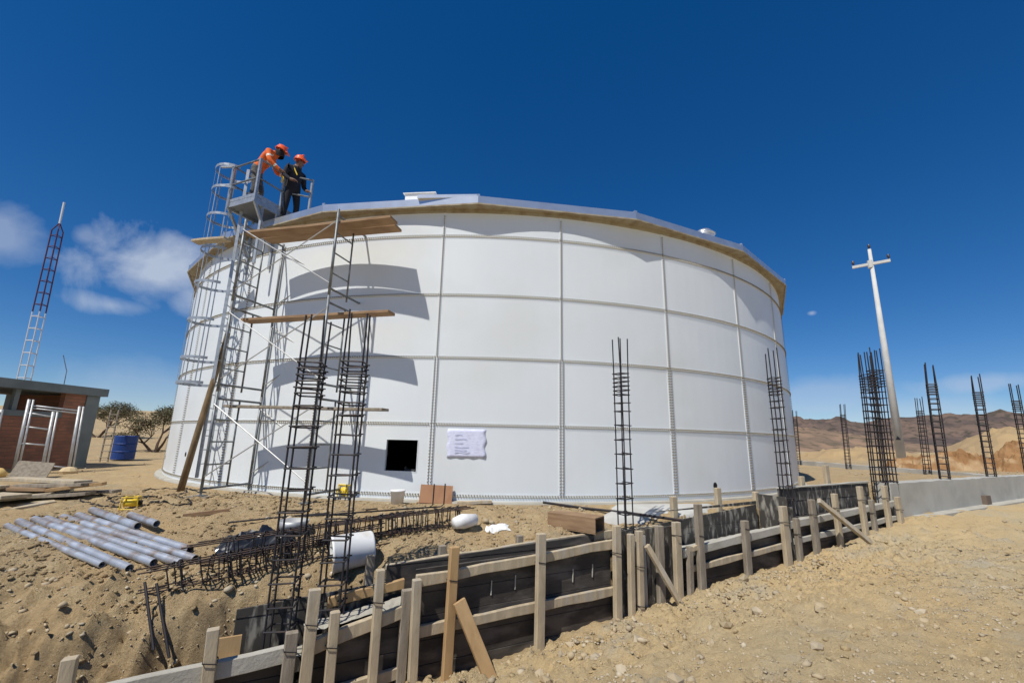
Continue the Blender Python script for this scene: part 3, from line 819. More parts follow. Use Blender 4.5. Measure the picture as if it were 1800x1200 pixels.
# box round the column
b3 = thing('column_formwork', wp(2.05, -1.2), 'upright column formwork box around the rebar of the nearest wall corner', 'formwork', G)
for t0, t1 in ((1.52, 1.78), (2.1, 2.34), (2.34, 2.66)):
    p = [wp(t0, -1.5, .02), wp(t1, -1.5, .02), wp(t1, -1.5, .045), wp(t0, -1.5, .045), wp(t0, -.20, .02), wp(t1, -.19, .02), wp(t1, -.19, .045), wp(t0, -.20, .045)]
    MB().box8([p[3], p[2], p[1], p[0], p[7], p[6], p[5], p[4]]).build('box_panel', M_FORMW, b3)
MB().beam(wp(1.94, -1.4, .03), wp(1.94, -.28, .03), .3, .02, side=we).build('box_panel', M_CONC, b3)
for t0, z0, z1, w, m, of in ((1.49, -1.6, -.10, .10, M_WOODS, .13), (1.73, -1.55, -.22, .075, M_WOODS, .12), (1.87, -1.5, -.19, .085, M_WOODS, .13), (2.27, -1.4, -.16, .11, M_WOODG, .10), (2.59, -1.4, -.13, .12, M_WOODS, .11)):
    stud(b3, t0 - .01, z0, t0 + .02, z1, off=of, w=w, m=m)
    for t, z in ((1.49, -.42), (1.87, -.62), (1.87, -1.08), (2.59, -.3)):
        if t == t0: wire(b3, t, z, .13)
stud(b3, 2.42, -1.22, 1.95, -.36, off=.20, off0=.40, w=.075, d=.05, name='brace')
waler(b3, 1.5, -.27, 2.7, -.24, off=-.33, h=.1); fill(b3, 1.5, 2.7, -1.2, -.36, -.34)
# fourth bay
b4 = thing('wall_formwork', wp(4.0, -1.05), 'formwork bay with a worn black upper board right of the column box', 'formwork', G)
sheathing(b4, 2.74, 5.15, -1.4, -.56, -.42, .0); waler(b4, 2.74, -.50, 5.2, -.34, h=.12, d=.07, m=M_CONCL); waler(b4, 2.9, -.74, 5.2, -.62, h=.085)
stud(b4, 2.80, -1.45, 2.86, -.47, off=.10, w=.08, m=M_WOODG); waler(b4, 2.82, -.47, 3.05, -.455, off=.11, h=.07)
stud(b4, 3.03, -1.3, 3.05, .09, off=.13, w=.115, m=M_WOODG); wire(b4, 3.05, -.34)
stud(b4, 4.06, -1.3, 4.08, -.20, off=.13, w=.12, m=M_WOODG); wire(b4, 4.08, -.32)
sheathing(b4, 2.66, 5.08, -.85, -.24, -.01, -.33, M_FORMW, board=.26)
fill(b4, 2.7, 5.1, -1.0, -.58, -.44, M_CONC)
for t, z0, z1 in ((3.2, -.6, .12), (4.26, -.5, .22), (5.28, -.4, .12)): stud(b4, t, z0, t, z1, off=-.45, w=.11, m=M_WOODS)
# fifth bay
b5 = thing('wall_formwork', wp(7.2, -.8), 'far gridded formwork bay beside the finished grey concrete wall', 'formwork', G)
sheathing(b5, 5.4, 9.1, -1.15, -.34, -.18, .0); waler(b5, 5.3, -.30, 9.15, -.13, h=.11, d=.07, m=M_CONCL); waler(b5, 5.4, -.58, 9.1, -.42, h=.09, m=M_CONCL); waler(b5, 5.4, -.92, 9.1, -.66, h=.08)
sheathing(b5, 5.75, 9.0, -.6, .17, .20, -.33, M_FORMW, board=.27)
waler(b5, 5.75, .195, 9.0, .222, off=-.33, h=.03, d=.07, m=M_CONCL); fill(b5, 5.4, 9.1, -.9, -.36, -.22, M_CONCL)
for t, z0, z1, w, m in ((5.11, -1.15, -.04, .15, M_WOODS), (5.45, -1.1, -.25, .10, M_WOODG), (5.97, -1.0, .03, .13, M_WOODG), (6.73, -.95, .10, .12, M_WOODS), (7.66, -.9, .20, .13, M_WOODS), (8.03, -.85, -.06, .10, M_WOODG), (8.62, -.85, .19, .13, M_WOODS), (9.12, -.8, -.05, .14, M_WOODS)):
    stud(b5, t, z0, t, z1, w=w, m=m)
    wire(b5, t, z1 - .25, w=w + .02)
for t, z1 in ((6.76, .36), (7.68, .56)): stud(b5, t, -.2, t, z1, off=-.45, w=.13)
stud(b5, 7.28, -.82, 6.05, .02, off=.2, off0=.45, w=.09, d=.06, name='brace')
MB().beam(wp(5.2, -.6, -.1), wp(5.2, .1, -.1), .5, .03, side=wm).build('end_board', M_FORMW, b5)
MB().beam(wp(5.32, -.9, .05), wp(5.34, -.08, .05), .28, .04, side=we).build('box_panel', M_FORMW, b5)
# finished wall on the right and the return wall behind it


def wall(name, p, q, z0, z1, th, label, m=M_CONC):
    p, q = Vector(p), Vector(q); d = (q - p).normalized(); nrm = Vector((d.y, -d.x, 0)); n = 40; vs = []; fs = []
    for i in range(n + 1):
        c = p.lerp(q, i / n); jt = random.uniform(-.012, .012)
        for o_, z in ((0, z0), (0, z1 + jt), (-th, z1 + jt * .6), (-th, z0)): vs.append(c + nrm * o_ + Vector((0, 0, z)))
    for i in range(n):
        for k in range(3): fs.append((i * 4 + k, (i + 1) * 4 + k, (i + 1) * 4 + k + 1, i * 4 + k + 1))
    fs += [(3, 2, 1, 0), (n * 4, n * 4 + 1, n * 4 + 2, n * 4 + 3)]
    o = MB().add(vs, fs).build(name, m, None, org=(p.x, p.y, z0)); return tag(o, label, 'wall')


cw = wall('concrete_wall', wp(9.2, 0, 0), wp(19.0, 0, 0), -1.0, .205, .3, 'finished grey concrete wall at the right edge with rebar columns')
MB().beam(wp(10.0, -.53, .12), wp(19, -.44, .12), .26, .10).build('footing_ledge', M_CONCL, cw)
MB().box(wp(14.1, -.33, .04), (.3, .12, .22), we, wm).build('weep_block', mat('rusty_block', (.16, .12, .09), .9), cw)
cw2 = wall('concrete_wall', (15.95, 26.5, 0), (15.95, 14.05, 0), -.8, .13, .3, 'low concrete return wall running back behind the right-hand columns', M_CONC)
MB().box((9.0, 16.8, -.1), (.6, .6, .9)).build('dark_pit_block', M_BLACK, cw2) if False else None

# ------------------------------------------------------------------ rebar columns
stir_cache = {}


def stirrup_mesh(hw, r):
    k = (round(hw, 3), r)
    if k in stir_cache: return stir_cache[k]
    pts = []
    for i, (sx, sy) in enumerate(((1, 1), (-1, 1), (-1, -1), (1, -1), (1, 1))): pts.append((sx * hw, sy * hw, .004 * i - .008))
    mb = MB()
    for a, b in zip(pts[:-1], pts[1:]): mb.tube(a, b, r, 5)
    mb.tube((hw, hw, 0), (hw * .55, hw * .62, -.012), r * .9, 4); mb.tube((hw + .02, hw, .01), (hw - .03, hw + .012, .012), r, 4)
    stir_cache[k] = mb.mesh('stirrup', M_REBAR); return stir_cache[k]


def column(loc, top, label, hw=.115, rot=.5, nb=4, tilt=(0, 0), r=.0085, dense=None, free=.48, below=.5, jit=.01, group='rebar columns along the footing wall'):
    loc = Vector(loc); o = thing('rebar_column', loc, label, 'rebar column', group)
    o.rotation_euler = (tilt[0], tilt[1], rot); H = top - loc.z
    corners = [(1, 1), (-1, 1), (-1, -1), (1, -1)] + ([(1, 0), (-1, 0)] if nb >= 6 else []) + ([(0, 1), (0, -1)] if nb >= 8 else [])
    for sx, sy in corners:
        x, y = sx * (hw - .012), sy * (hw - .012); tx, ty = random.uniform(-.02, .02), random.uniform(-.02, .02); dz = random.uniform(-.05, .05)
        mb = MB().path([(x, y, -below), (x + random.uniform(-jit, jit), y + random.uniform(-jit, jit), H * .45), (x, y, H * .8), (x + tx, y + ty, H + dz)], r, 6)
        ob = mb.build('vertical_bar', M_REBAR); ob.parent = o; ob.location = (0, 0, 0)
    z = .05 if dense is None else dense[0]; sme = stirrup_mesh(hw, r * .8)
    top_s = H - free; nsp = top_s - .62
    zs = []
    z = .08
    while z < top_s:
        zs.append(z); z += (.2 if loc.y < 9 else .15) if z < nsp else (.12 if z < nsp + .2 else .062)
    for z in zs:
        inst(sme, 'stirrup', o, (random.uniform(-.006, .006), random.uniform(-.006, .006), z), (random.uniform(-.05, .05), random.uniform(-.05, .05), random.uniform(-.06, .06)))
    return o


def wc(t, z, off=-.15): return wp(t, z, off)


column(wc(-2.25, -.85), 2.19, 'left one of the two nearest tall rebar columns in front of the scaffold', hw=.112, rot=.20, r=.0108, below=.3)
column(wc(-1.83, -.72), 2.25, 'right one of the two nearest tall rebar columns in front of the scaffold', hw=.112, rot=.10, r=.0108, below=.3)
column(wc(1.92, -.30), 2.46, 'lone rebar column in front of the middle of the white tank', hw=.084, rot=.50, r=.0100, below=.25)
column(wc(5.71, -.05), 2.71, 'rebar column in front of the tank right-hand edge', hw=.088, rot=-.10, r=.0105, below=.3)
column(wc(9.12, .15), 3.02, 'nearer column of the dense rebar pair where formwork meets concrete wall', hw=.115, rot=-.3, r=.012, tilt=(0, .03), nb=6, below=.2)
column(wc(9.52, .15), 3.16, 'farther column of the dense rebar pair where formwork meets concrete wall', hw=.115, rot=-.1, r=.012, tilt=(0, .03), nb=6, below=.2)
column(wc(12.42, .20), 3.11, 'rebar column on the concrete wall just right of the utility pole', hw=.098, rot=-.62, r=.0135, tilt=(0, .03), below=.2)
column(wc(15.5, .20), 3.07, 'second rebar column from the right on the concrete wall', hw=.098, rot=-.62, r=.0135, tilt=(0, .03), below=.2)
column(wc(18.7, .20), 3.04, 'rightmost rebar column cut by the photo edge', hw=.098, rot=-.62, r=.0135, tilt=(0, .03), below=.2)
column((15.66, 24.6, .13), 2.85, 'farthest thin rebar column peeking out beside the tank edge', hw=.095, rot=-.4, r=.013, below=.2, tilt=(0, .03))
column((15.8, 21.2, .13), 2.9, 'small distant rebar column between tank and dense rebar pair', hw=.095, rot=-.4, r=.013, below=.2, tilt=(0, .03))
column((15.8, 17.2, .13), 2.88, 'small distant rebar column just right of the utility pole base', hw=.095, rot=-.4, r=.013, below=.2, tilt=(0, .04))

# rebar cages lying on the ground


def cage(a, b, label, hw=.11, ends=.35, n=22, hook=False, m=M_REBRUST, dense=(.3, .7)):
    a, b = Vector(a), Vector(b); d = (b - a).normalized(); L = (b - a).length
    o = thing('rebar_cage', a, label, 'rebar cage', 'rebar cages lying by the trench')
    q = d.to_track_quat('Z', 'Y'); o.rotation_mode = 'QUATERNION'; o.rotation_quaternion = q
    for sx, sy in ((1, 1), (-1, 1), (-1, -1), (1, -1), (0, 1), (0, -1)):
        x, y = sx * (hw - .01), sy * (hw - .01)
        ob = MB().path([(x, y, -random.uniform(0, ends)), (x, y, L * .5), (x + random.uniform(-.02, .02), y, L + random.uniform(0, ends * .5))], .0085, 6).build('long_bar', m)
        ob.parent = o; ob.location = (0, 0, 0)
    sme = stirrup_mesh(hw, .007)
    for i in range(n):
        u = (i + .5) / n; u = dense[0] + (dense[1] - dense[0]) * u if i % 3 == 0 else u
        inst(sme, 'stirrup', o, (random.uniform(-.01, .01), random.uniform(-.01, .01), .06 + u * (L - .1)), (random.uniform(-.15, .15), random.uniform(-.15, .15), 0))
    return o


cage((-3.58, 4.82, -.50), (-1.65, 5.95, -.26), 'dark rusty rebar cage lying beside the trench, nearest to the camera', n=26, ends=.3, dense=(.25, .6))
cage((-3.30, 5.22, -.33), (-1.35, 6.22, -.14), 'second rusty rebar cage lying behind the nearest one', n=24, ends=.25, dense=(.3, .7))
cage((-2.2, 5.85, -.22), (-.55, 6.55, -.09), 'rebar cage lying behind the white bucket toward the column', n=22, ends=.2, dense=(.3, .95))
for i, (x, y, lab) in enumerate(((-1.03, 6.33, 'left of two upright bent rebar hooks on the lying cage'), (-.89, 6.40, 'right of two upright bent rebar hooks on the lying cage'))):
    o = MB().path([(x - 1.5, y - .62, -.02), (x - .04, y - .02, .03), (x, y, .06), (x + .005, y, .33)], .009, 6).build('bent_rebar', M_REBAR, None, org=(x, y, 0)); tag(o, lab, 'rebar', 'bent rebar hooks')
for a, b, lab in (((-3.7, 6.2, -.2), (-1.95, 6.95, -.1), 'long thin rebar rod lying on the earth behind the left column'), ((.58, 7.79, -.07), (2.6, 7.0, -.18), 'dark straight bar lying on the pale apron by the tank')):
    rr = .012 if 'long thin' in lab else (.022 if 'apron' in lab else .016)
    a, b = Vector(a), Vector(b); pts = [a.lerp(b, u) + Vector((0, 0, 0.0 if u in (0, 1) else random.uniform(-.01, .012))) for u in (0, .33, .66, 1)]
    tag(MB().path(pts, rr, 6).build('steel_bar', M_REBAR, None, org=a), lab, 'rebar', 'loose bars')
# ------------------------------------------------------------------ pale apron, spilled against the tank footing
ap = [(1.35, 6.95), (3.05, 7.42), (3.75, 8.35), (1.75, 7.95)]
vs = []; n_ = 14
for j in range(n_ + 1):
    for i in range(n_ + 1):
        u, v = i / n_, j / n_
        p0 = Vector(ap[0]).lerp(Vector(ap[1]), u); p1 = Vector(ap[3]).lerp(Vector(ap[2]), u); p = p0.lerp(p1, v)
        e_ = .12 * math.sin(i * 1.9 + j) * (1 if j in (0, n_) or i in (0, n_) else .2)
        x, y = p.x + e_ * .5, p.y + e_ * .4; vs.append((x, y, float(gz0(np.array([x]), np.array([y]))[0]) + (.012 if 0 < i < n_ and 0 < j < n_ else -.06) + .02))
apo = MB().add(vs, [(j * (n_ + 1) + i, j * (n_ + 1) + i + 1, (j + 1) * (n_ + 1) + i + 1, (j + 1) * (n_ + 1) + i) for j in range(n_) for i in range(n_)]).build('concrete_apron', mat('apron_screed', (.50, .50, .47), .9, col2=(.44, .43, .39), scale=3, bump=.2), None, True)
apo['kind'] = 'structure'

# ------------------------------------------------------------------ people
M_SKIN = mat('skin', (.16, .085, .055), .6); M_DARK = mat('dark_cloth', (.012, .013, .018), .9); M_NAVY = mat('navy_cloth', (.010, .012, .022), .9, col2=(.018, .02, .03), scale=20)
M_ORNG = mat('orange_cloth', (.80, .16, .03), .85, col2=(.68, .12, .025), scale=12); M_REFL = mat('reflective_tape', (.72, .70, .60), .4); M_TROU = mat('grey_trousers', (.075, .075, .08), .9, col2=(.16, .15, .13), scale=9, contrast=(.45, .6))
M_HAT = mat('hard_hat_orange', (.86, .13, .035), .35); M_YEL = mat('yellow_plastic', (.80, .56, .04), .5); M_BOOT = mat('boot', (.05, .035, .025), .8)


def person(loc, rotz, label, J, B, mats, classify):
    """J: joint name -> (pos, radius); B: bones (a, b, tag). One continuous skinned surface."""
    names = list(J); me = bpy.data.meshes.new('person'); me.from_pydata([J[k][0] for k in names], [(names.index(a), names.index(b)) for a, b, _ in B], [])
    tmp = bpy.data.objects.new('person_tmp', me); COL.objects.link(tmp)
    md = tmp.modifiers.new('skin', 'SKIN'); md.use_smooth_shade = True
    for i, k in enumerate(names):
        sv_ = me.skin_vertices[0].data[i]; r_ = J[k][1]; sv_.radius = r_ if isinstance(r_, tuple) else (r_, r_); sv_.use_root = (k == 'pelvis')
    ss = tmp.modifiers.new('sub', 'SUBSURF'); ss.levels = 2; ss.render_levels = 2
    dg = bpy.context.evaluated_depsgraph_get(); dg.update(); ev = tmp.evaluated_get(dg); fm = bpy.data.meshes.new_from_object(ev)
    bpy.data.objects.remove(tmp)
    fm.materials.clear()
    for m in mats: fm.materials.append(m)
    P = {k: Vector(J[k][0]) for k in J}
    for f in fm.polygons:
        c = f.center; best = None
        for a, b, t in B:
            ab = P[b] - P[a]; u = max(0, min(1, (c - P[a]).dot(ab) / max(ab.length_squared, 1e-9))); d = (c - P[a] - ab * u).length
            if best is None or d < best[0]: best = (d, t, u)
        f.material_index = classify(best[1], best[2], c); f.use_smooth = True
    o = bpy.data.objects.new('person', fm); COL.objects.link(o); o.location = loc; o.rotation_euler = (0, 0, rotz)
    return tag(o, label, 'person')


def human(torso, head, arms, legs):
    """torso: pelvis, waist, chest, neck; arms/legs: lists of positions per side"""
    J = {'pelvis': (torso[0], (.145, .125)), 'waist': (torso[1], (.14, .12)), 'chest': (torso[2], (.175, .135)), 'neck': (torso[3], .062), 'head': (head, (.088, .10)), 'crown': (Vector(head) + Vector((.01, 0, .075)), .075),
         'nose': (Vector(head) + Vector((.115, 0, -.01)), .016)}
    B = [('pelvis', 'waist', 'torso'), ('waist', 'chest', 'torso'), ('chest', 'neck', 'neck'), ('neck', 'head', 'head'), ('head', 'crown', 'head'), ('head', 'nose', 'head')]
    for s, (arm, leg) in enumerate(zip(arms, legs)):
        k = 'LR'[s]
        for nm, p, r_ in zip(('shoulder', 'elbow', 'wrist', 'palm'), arm, (.075, .055, .038, (.042, .022))): J[nm + k] = (p, r_)
        B += [('chest', 'shoulder' + k, 'arm'), ('shoulder' + k, 'elbow' + k, 'arm'), ('elbow' + k, 'wrist' + k, 'arm'), ('wrist' + k, 'palm' + k, 'hand')]
        pm, wr = Vector(arm[3]), Vector(arm[2]); dr = (pm - wr).normalized(); sd = dr.cross(Vector((0, 0, 1)));
        sd = sd.normalized() if sd.length > .1 else Vector((0, 1, 0))
        for i, (o_, ln) in enumerate(((-.03, .065), (-.01, .08), (.012, .075), (.03, .055))):
            J['f%d%s' % (i, k)] = (pm + dr * ln * .6 + sd * o_ * 1.2, .010); J['g%d%s' % (i, k)] = (pm + dr * ln * 1.0 + sd * o_ * 1.2 + Vector((0, 0, -.025)), .008); B += [('palm' + k, 'f%d%s' % (i, k), 'hand'), ('f%d%s' % (i, k), 'g%d%s' % (i, k), 'hand')]
        J['th' + k] = (pm - dr * .01 - sd * .06, .011); B.append(('palm' + k, 'th' + k, 'hand'))
        for nm, p, r_ in zip(('hip', 'knee', 'ankle', 'heel', 'toe'), leg, (.095, .066, .048, .046, .042)): J[nm + k] = (p, r_)
        B += [('pelvis', 'hip' + k, 'hipb'), ('hip' + k, 'knee' + k, 'leg'), ('knee' + k, 'ankle' + k, 'leg'), ('ankle' + k, 'heel' + k, 'foot'), ('heel' + k, 'toe' + k, 'foot')]
    return J, B


def hard_hat(parent, c, tiltf, m):
    mb = MB(); prof = [(.001, .125), (.05, .118), (.09, .092), (.115, .05), (.124, .0), (.134, -.008), (.132, -.016), (.118, -.012)]
    mb.lathe(prof, 20); mb.box((0, 0, .118), (.2, .028, .014)); mb.box((.155, 0, -.02), (.07, .15, .012))
    o = mb.build('hard_hat', m, None, True); o.parent = parent; o.location = c; o.rotation_euler = (0, tiltf, 0); return o


def eyes(parent, head, fwd):
    for s in (-1, 1):
        o = MB().lathe([(.001, .012), (.009, .006), (.011, 0), (.009, -.006), (.001, -.012)], 8).build('eye', M_BLACK); o.parent = parent
        o.location = Vector(head) + Vector(fwd) * .092 + Vector((0, .032 * s, .02))
        e2 = MB().lathe([(.001, .03), (.014, .02), (.017, 0), (.012, -.025), (.001, -.03)], 8).build('ear', M_SKIN); e2.parent = parent; e2.location = Vector(head) + Vector((0, .098 * s, 0))


def cl1(t, u, c):
    if t in ('torso', 'neck', 'arm'):
        if t == 'torso' and (abs((c.x * .5 + c.z * .87) - 1.10) < .028 or abs((c.x * .5 + c.z * .87) - 1.24) < .028): return 2
        if t == 'arm' and abs(u - .55) < .07: return 2
        return 1
    if t in ('head', 'hand'): return 0
    if t == 'foot': return 4
    return 3


J, B = human([(-.10, 0, .90), (-.04, 0, 1.05), (.14, 0, 1.28), (.26, 0, 1.42)], (.345, 0, 1.48),
             [[(.15, .20, 1.34), (.26, .25, 1.08), (.46, .18, .98), (.54, .15, .95)], [(.15, -.20, 1.34), (.24, -.26, 1.07), (.43, -.20, .93), (.51, -.17, .90)]],
             [[(-.08, .10, .86), (.04, .12, .48), (-.02, .12, .10), (-.05, .12, .045), (.13, .13, .035)], [(-.08, -.10, .86), (-.02, -.12, .47), (-.12, -.12, .10), (-.15, -.12, .045), (.03, -.13, .035)]])
p1 = person((-5.72, 8.83, 5.76), R(14), 'worker in orange high-visibility jacket and hard hat bending over the platform rail', J, B, [M_SKIN, M_ORNG, M_REFL, M_TROU, M_BOOT], cl1)
hard_hat(p1, (.35, 0, 1.535), .35, M_HAT); eyes(p1, (.345, 0, 1.48), (1, 0, 0))
mb = MB(); mb.lathe([(.092, .0), (.108, -.03), (.11, -.09), (.10, -.15)], 14, (.325, 0, 1.50)); fo = mb.build('neck_flap', M_DARK, None, True); fo.parent = p1; fo.location = (0, 0, 0)


def cl2(t, u, c):
    if t in ('torso', 'neck', 'arm'): return 1
    if t in ('head', 'hand'): return 0
    if t == 'foot': return 3
    return 2


J, B = human([(0, 0, .92), (.0, 0, 1.06), (.03, 0, 1.30), (.06, 0, 1.45)], (.10, 0, 1.555),
             [[(.02, .20, 1.37), (.0, .27, 1.10), (.18, .22, .94), (.26, .19, .91)], [(.02, -.20, 1.37), (.02, -.28, 1.11), (.2, -.24, .98), (.28, -.20, .96)]],
             [[(0, .10, .88), (.05, .12, .48), (0, .12, .10), (-.03, .12, .045), (.15, .13, .035)], [(0, -.10, .88), (.0, -.12, .47), (-.06, -.12, .10), (-.09, -.12, .045), (.09, -.13, .035)]])
p2 = person((-5.08, 9.08, 5.50), R(-25), 'worker in dark clothes and orange hard hat standing at the tank roof edge', J, B, [M_SKIN, M_NAVY, M_DARK, M_BOOT], cl2)
hard_hat(p2, (.105, 0, 1.625), .12, M_HAT); eyes(p2, (.10, 0, 1.555), (1, 0, 0))
bg = MB().box((-.14, -.12, 1.14), (.10, .17, .27), (.95, .2, 0), (-.2, .95, 0)).build('yellow_pouch', M_YEL); bevel(bg, .03, 2); bg.parent = p2; bg.location = (0, 0, 0)
sd_ = MB().path([(-.10, -.1, 1.28), (-.06, -.08, 1.44), (.07, -.12, 1.42), (.16, -.06, 1.2)], .014, 6).build('strap', M_YEL); sd_.parent = p2; sd_.location = (0, 0, 0)

# ------------------------------------------------------------------ small building on the left


def brick_material():
    m = bpy.data.materials.new('brick_infill'); m.use_nodes = True; n, l = m.node_tree.nodes, m.node_tree.links; b = n['Principled BSDF']; b.inputs['Roughness'].default_value = .9
    g = n.new('ShaderNodeNewGeometry'); sp = n.new('ShaderNodeSeparateXYZ'); cb = n.new('ShaderNodeCombineXYZ'); l.new(g.outputs['Position'], sp.inputs[0]); l.new(sp.outputs[1], cb.inputs[0]); l.new(sp.outputs[2], cb.inputs[1])
    br = n.new('ShaderNodeTexBrick'); br.inputs['Scale'].default_value = 4.2; br.inputs['Mortar Size'].default_value = .03; br.inputs['Color1'].default_value = (.30, .125, .075, 1); br.inputs['Color2'].default_value = (.22, .095, .06, 1); br.inputs['Mortar'].default_value = (.20, .13, .09, 1)
    br.inputs['Brick Width'].default_value = 1.0; br.inputs['Row Height'].default_value = .42; l.new(cb.outputs[0], br.inputs['Vector'])
    nz = n.new('ShaderNodeTexNoise'); nz.inputs['Scale'].default_value = 2.2; l.new(g.outputs['Position'], nz.inputs['Vector'])
    mx = n.new('ShaderNodeMix'); mx.data_type = 'RGBA'; mr = n.new('ShaderNodeMapRange'); mr.inputs[1].default_value = .5; mr.inputs[2].default_value = .75; mr.inputs[4].default_value = .6; l.new(nz.outputs[0], mr.inputs[0]); l.new(mr.outputs[0], mx.inputs[0]); l.new(br.outputs[0], mx.inputs[6]); mx.inputs[7].default_value = (.12, .07, .05, 1)
    l.new(mx.outputs[2], b.inputs['Base Color']); bp = n.new('ShaderNodeBump'); bp.inputs['Distance'].default_value = .02; l.new(br.outputs['Fac'], bp.inputs['Height']); bp.invert = True; l.new(bp.outputs[0], b.inputs['Normal']); return m


M_BRICK = brick_material(); M_SLAB = mat('slab_grey', (.17, .195, .20), .9, col2=(.12, .14, .145), scale=1.5, bump=.4, bscale=12, world_co=True)
bl = thing('brick_building', (-15.3, 12.4, -.25), 'small unfinished brick hut with a grey concrete roof slab at the left', 'building')
bd = Vector((.09, 1.0, 0)).normalized(); bn = Vector((bd.y, -bd.x, 0)); bR = Vector((-13.72, 14.83, 0))


def bp_(s, o, z): return bR - bd * s - bn * o + Vector((0, 0, z))


def bbox(name, s0, s1, o0, o1, z0, z1, m):
    p = [bp_(s0, o0, z0), bp_(s1, o0, z0), bp_(s1, o1, z0), bp_(s0, o1, z0)]; q = [v + Vector((0, 0, z1 - z0)) for v in p]
    o = MB().box8(p + q).build(name, m, bl); return o


bbox('roof_slab', -.12, 6.0, -.14, 3.2, 2.05, 2.30, M_SLAB)
bbox('corner_pillar', .0, .42, .0, .3, -.4, 2.05, M_SLAB); bbox('brick_pier', .42, 1.05, .03, .2, -.4, 2.05, M_BRICK); bbox('brick_wall', 1.05, 6.0, .035, .2, -.4, 1.30, M_BRICK)
bbox('sill_beam', 1.05, 6.0, .01, .22, 1.30, 1.46, M_SLAB); bbox('window_mullion', 2.2, 2.32, .08, .18, 1.46, 2.05, M_SLAB)
bbox('brick_wall', .0, 6.0, 2.85, 3.0, -.4, 1.35, M_BRICK); bbox('brick_wall', 0, .15, .3, 2.85, -.4, 2.05, M_BRICK)
for s in (.1, 2.2, 4.4): bbox('corner_pillar', s, s + .25, 2.85, 3.05, 1.35, 2.05, M_SLAB)
an = MB().path([(-14.4, 14.2, 2.3), (-14.42, 14.2, 2.8), (-14.55, 14.1, 3.3)], .012, 5).build('roof_antenna', M_GALVD, bl)
# bright steel frames leaning on the hut
def lean_frame(loc_pts, label):
    a0, a1, b0, b1 = [Vector(p) for p in loc_pts]; o = thing('ladder_frame', a0, label, 'scaffold frame', 'steel frames leaning by the brick hut')
    for p, q in ((a0, a1), (b0, b1)): MB().tube(p, q, .035, 8).build('frame_leg', M_SILV, o, True)
    for u in (.12, .4, .66, .95): MB().tube(a0.lerp(a1, u), b0.lerp(b1, u), .024, 8).build('crossbar', M_SILV, o, True)
    return o


o = thing('ladder_frame', (-12.85, 11.88, -.25), 'wide silver steel frame with three legs leaning against the brick wall', 'scaffold frame', 'steel frames leaning by the brick hut')
lg = [(Vector((-12.80, 11.88, -.3)), Vector((-12.98, 11.98, 1.72))), (Vector((-12.42, 12.22, -.3)), Vector((-12.6, 12.32, 1.42))), (Vector((-12.05, 12.57, -.3)), Vector((-12.25, 12.67, 1.60)))]
for p, q in lg: MB().tube(p, q, .036, 8).build('frame_leg', M_SILV, o, True); MB().tube(p + Vector((.06, .05, 0)), q + Vector((.06, .05, 0)), .022, 8).build('frame_leg', M_SILV, o, True)
for u in (.22, .48, .72, .92): MB().tube(lg[0][0].lerp(lg[0][1], u * .9), lg[1][0].lerp(lg[1][1], u), .022, 8).build('crossbar', M_SILV, o, True)
for dz in (0, .07): MB().tube(lg[0][1] - Vector((0, 0, .15 + dz)), lg[2][1] - Vector((0, 0, .12 + dz)), .022, 8).build('crossbar', M_SILV, o, True)
MB().tube(lg[1][0].lerp(lg[1][1], .18), lg[2][0].lerp(lg[2][1], .12), .022, 8).build('crossbar', M_SILV, o, True)
lean_frame([(-12.95, 11.45, -.25), (-13.1, 11.5, 1.42), (-12.85, 10.85, -.25), (-13.0, 10.9, 1.4)], 'silver steel frame cut by the left photo edge')
# blue drum, timber ladder, boards by the hut
dr = MB().lathe([(.0, .92), (.36, .92), (.38, .90), (.38, .62), (.40, .60), (.38, .58), (.38, .32), (.40, .30), (.38, .28), (.38, .0), (.0, .0)], 24, (-15.6, 18.4, -.16)).build('plastic_drum', mat('blue_plastic', (.012, .045, .20), .5), None, False, org=(-15.6, 18.4, -.16)); tag(dr, 'blue plastic drum standing behind the brick hut corner', 'drum')
tl = thing('timber_ladder', (-15.4, 17.3, -.2), 'rough timber ladder leaning behind the brick hut corner', 'ladder')
for dx in (0, .3): MB().tube((-15.5 + dx, 17.3, -.3), (-15.75 + dx, 17.6, 1.75), .028, 6).build('rail', M_WOODG, tl)
for i in range(8): MB().tube((-15.53 - .03 * i, 17.3 + .037 * i, -.05 + .23 * i), (-15.2 - .03 * i, 17.3 + .037 * i, -.05 + .23 * i), .018, 6).build('rung', M_WOODG, tl)
for (x, y, l, w, h, rz, tl_, m, lab) in ((-10.95, 10.55, .62, .42, .045, .5, .95, M_WOODG, 'dark plywood sheet propped up behind the board pile'),):
    o = MB().box((0, 0, 0), (l, w, h)).build('plywood_sheet', m, None); o.location = (x, y, zg(x, y) + .17); o.rotation_euler = (tl_, .1, rz); tag(o, lab, 'plywood')
sk = MB().lathe([(.02, .24), (.12, .22), (.2, .12), (.19, .03), (.1, 0)], 12).build('cement_sack', mat('sack_yellow', (.62, .43, .16), .9), None, True); sk.location = (-12.2, 10.9, -.2); sk.scale = (1.3, .9, 1); tag(sk, 'small yellowish sack on the ground left of the plywood sheet', 'sack')
rk_ = MB().lathe([(.02, .16), (.14, .13), (.2, .05), (.16, -.05)], 9).build('boulder', mat('pale_rock', (.56, .44, .26), .95), None); rk_.location = (-11.6, 12.1, -.16); tag(rk_, 'pale yellow boulder at the foot of the leaning steel frames', 'rock')
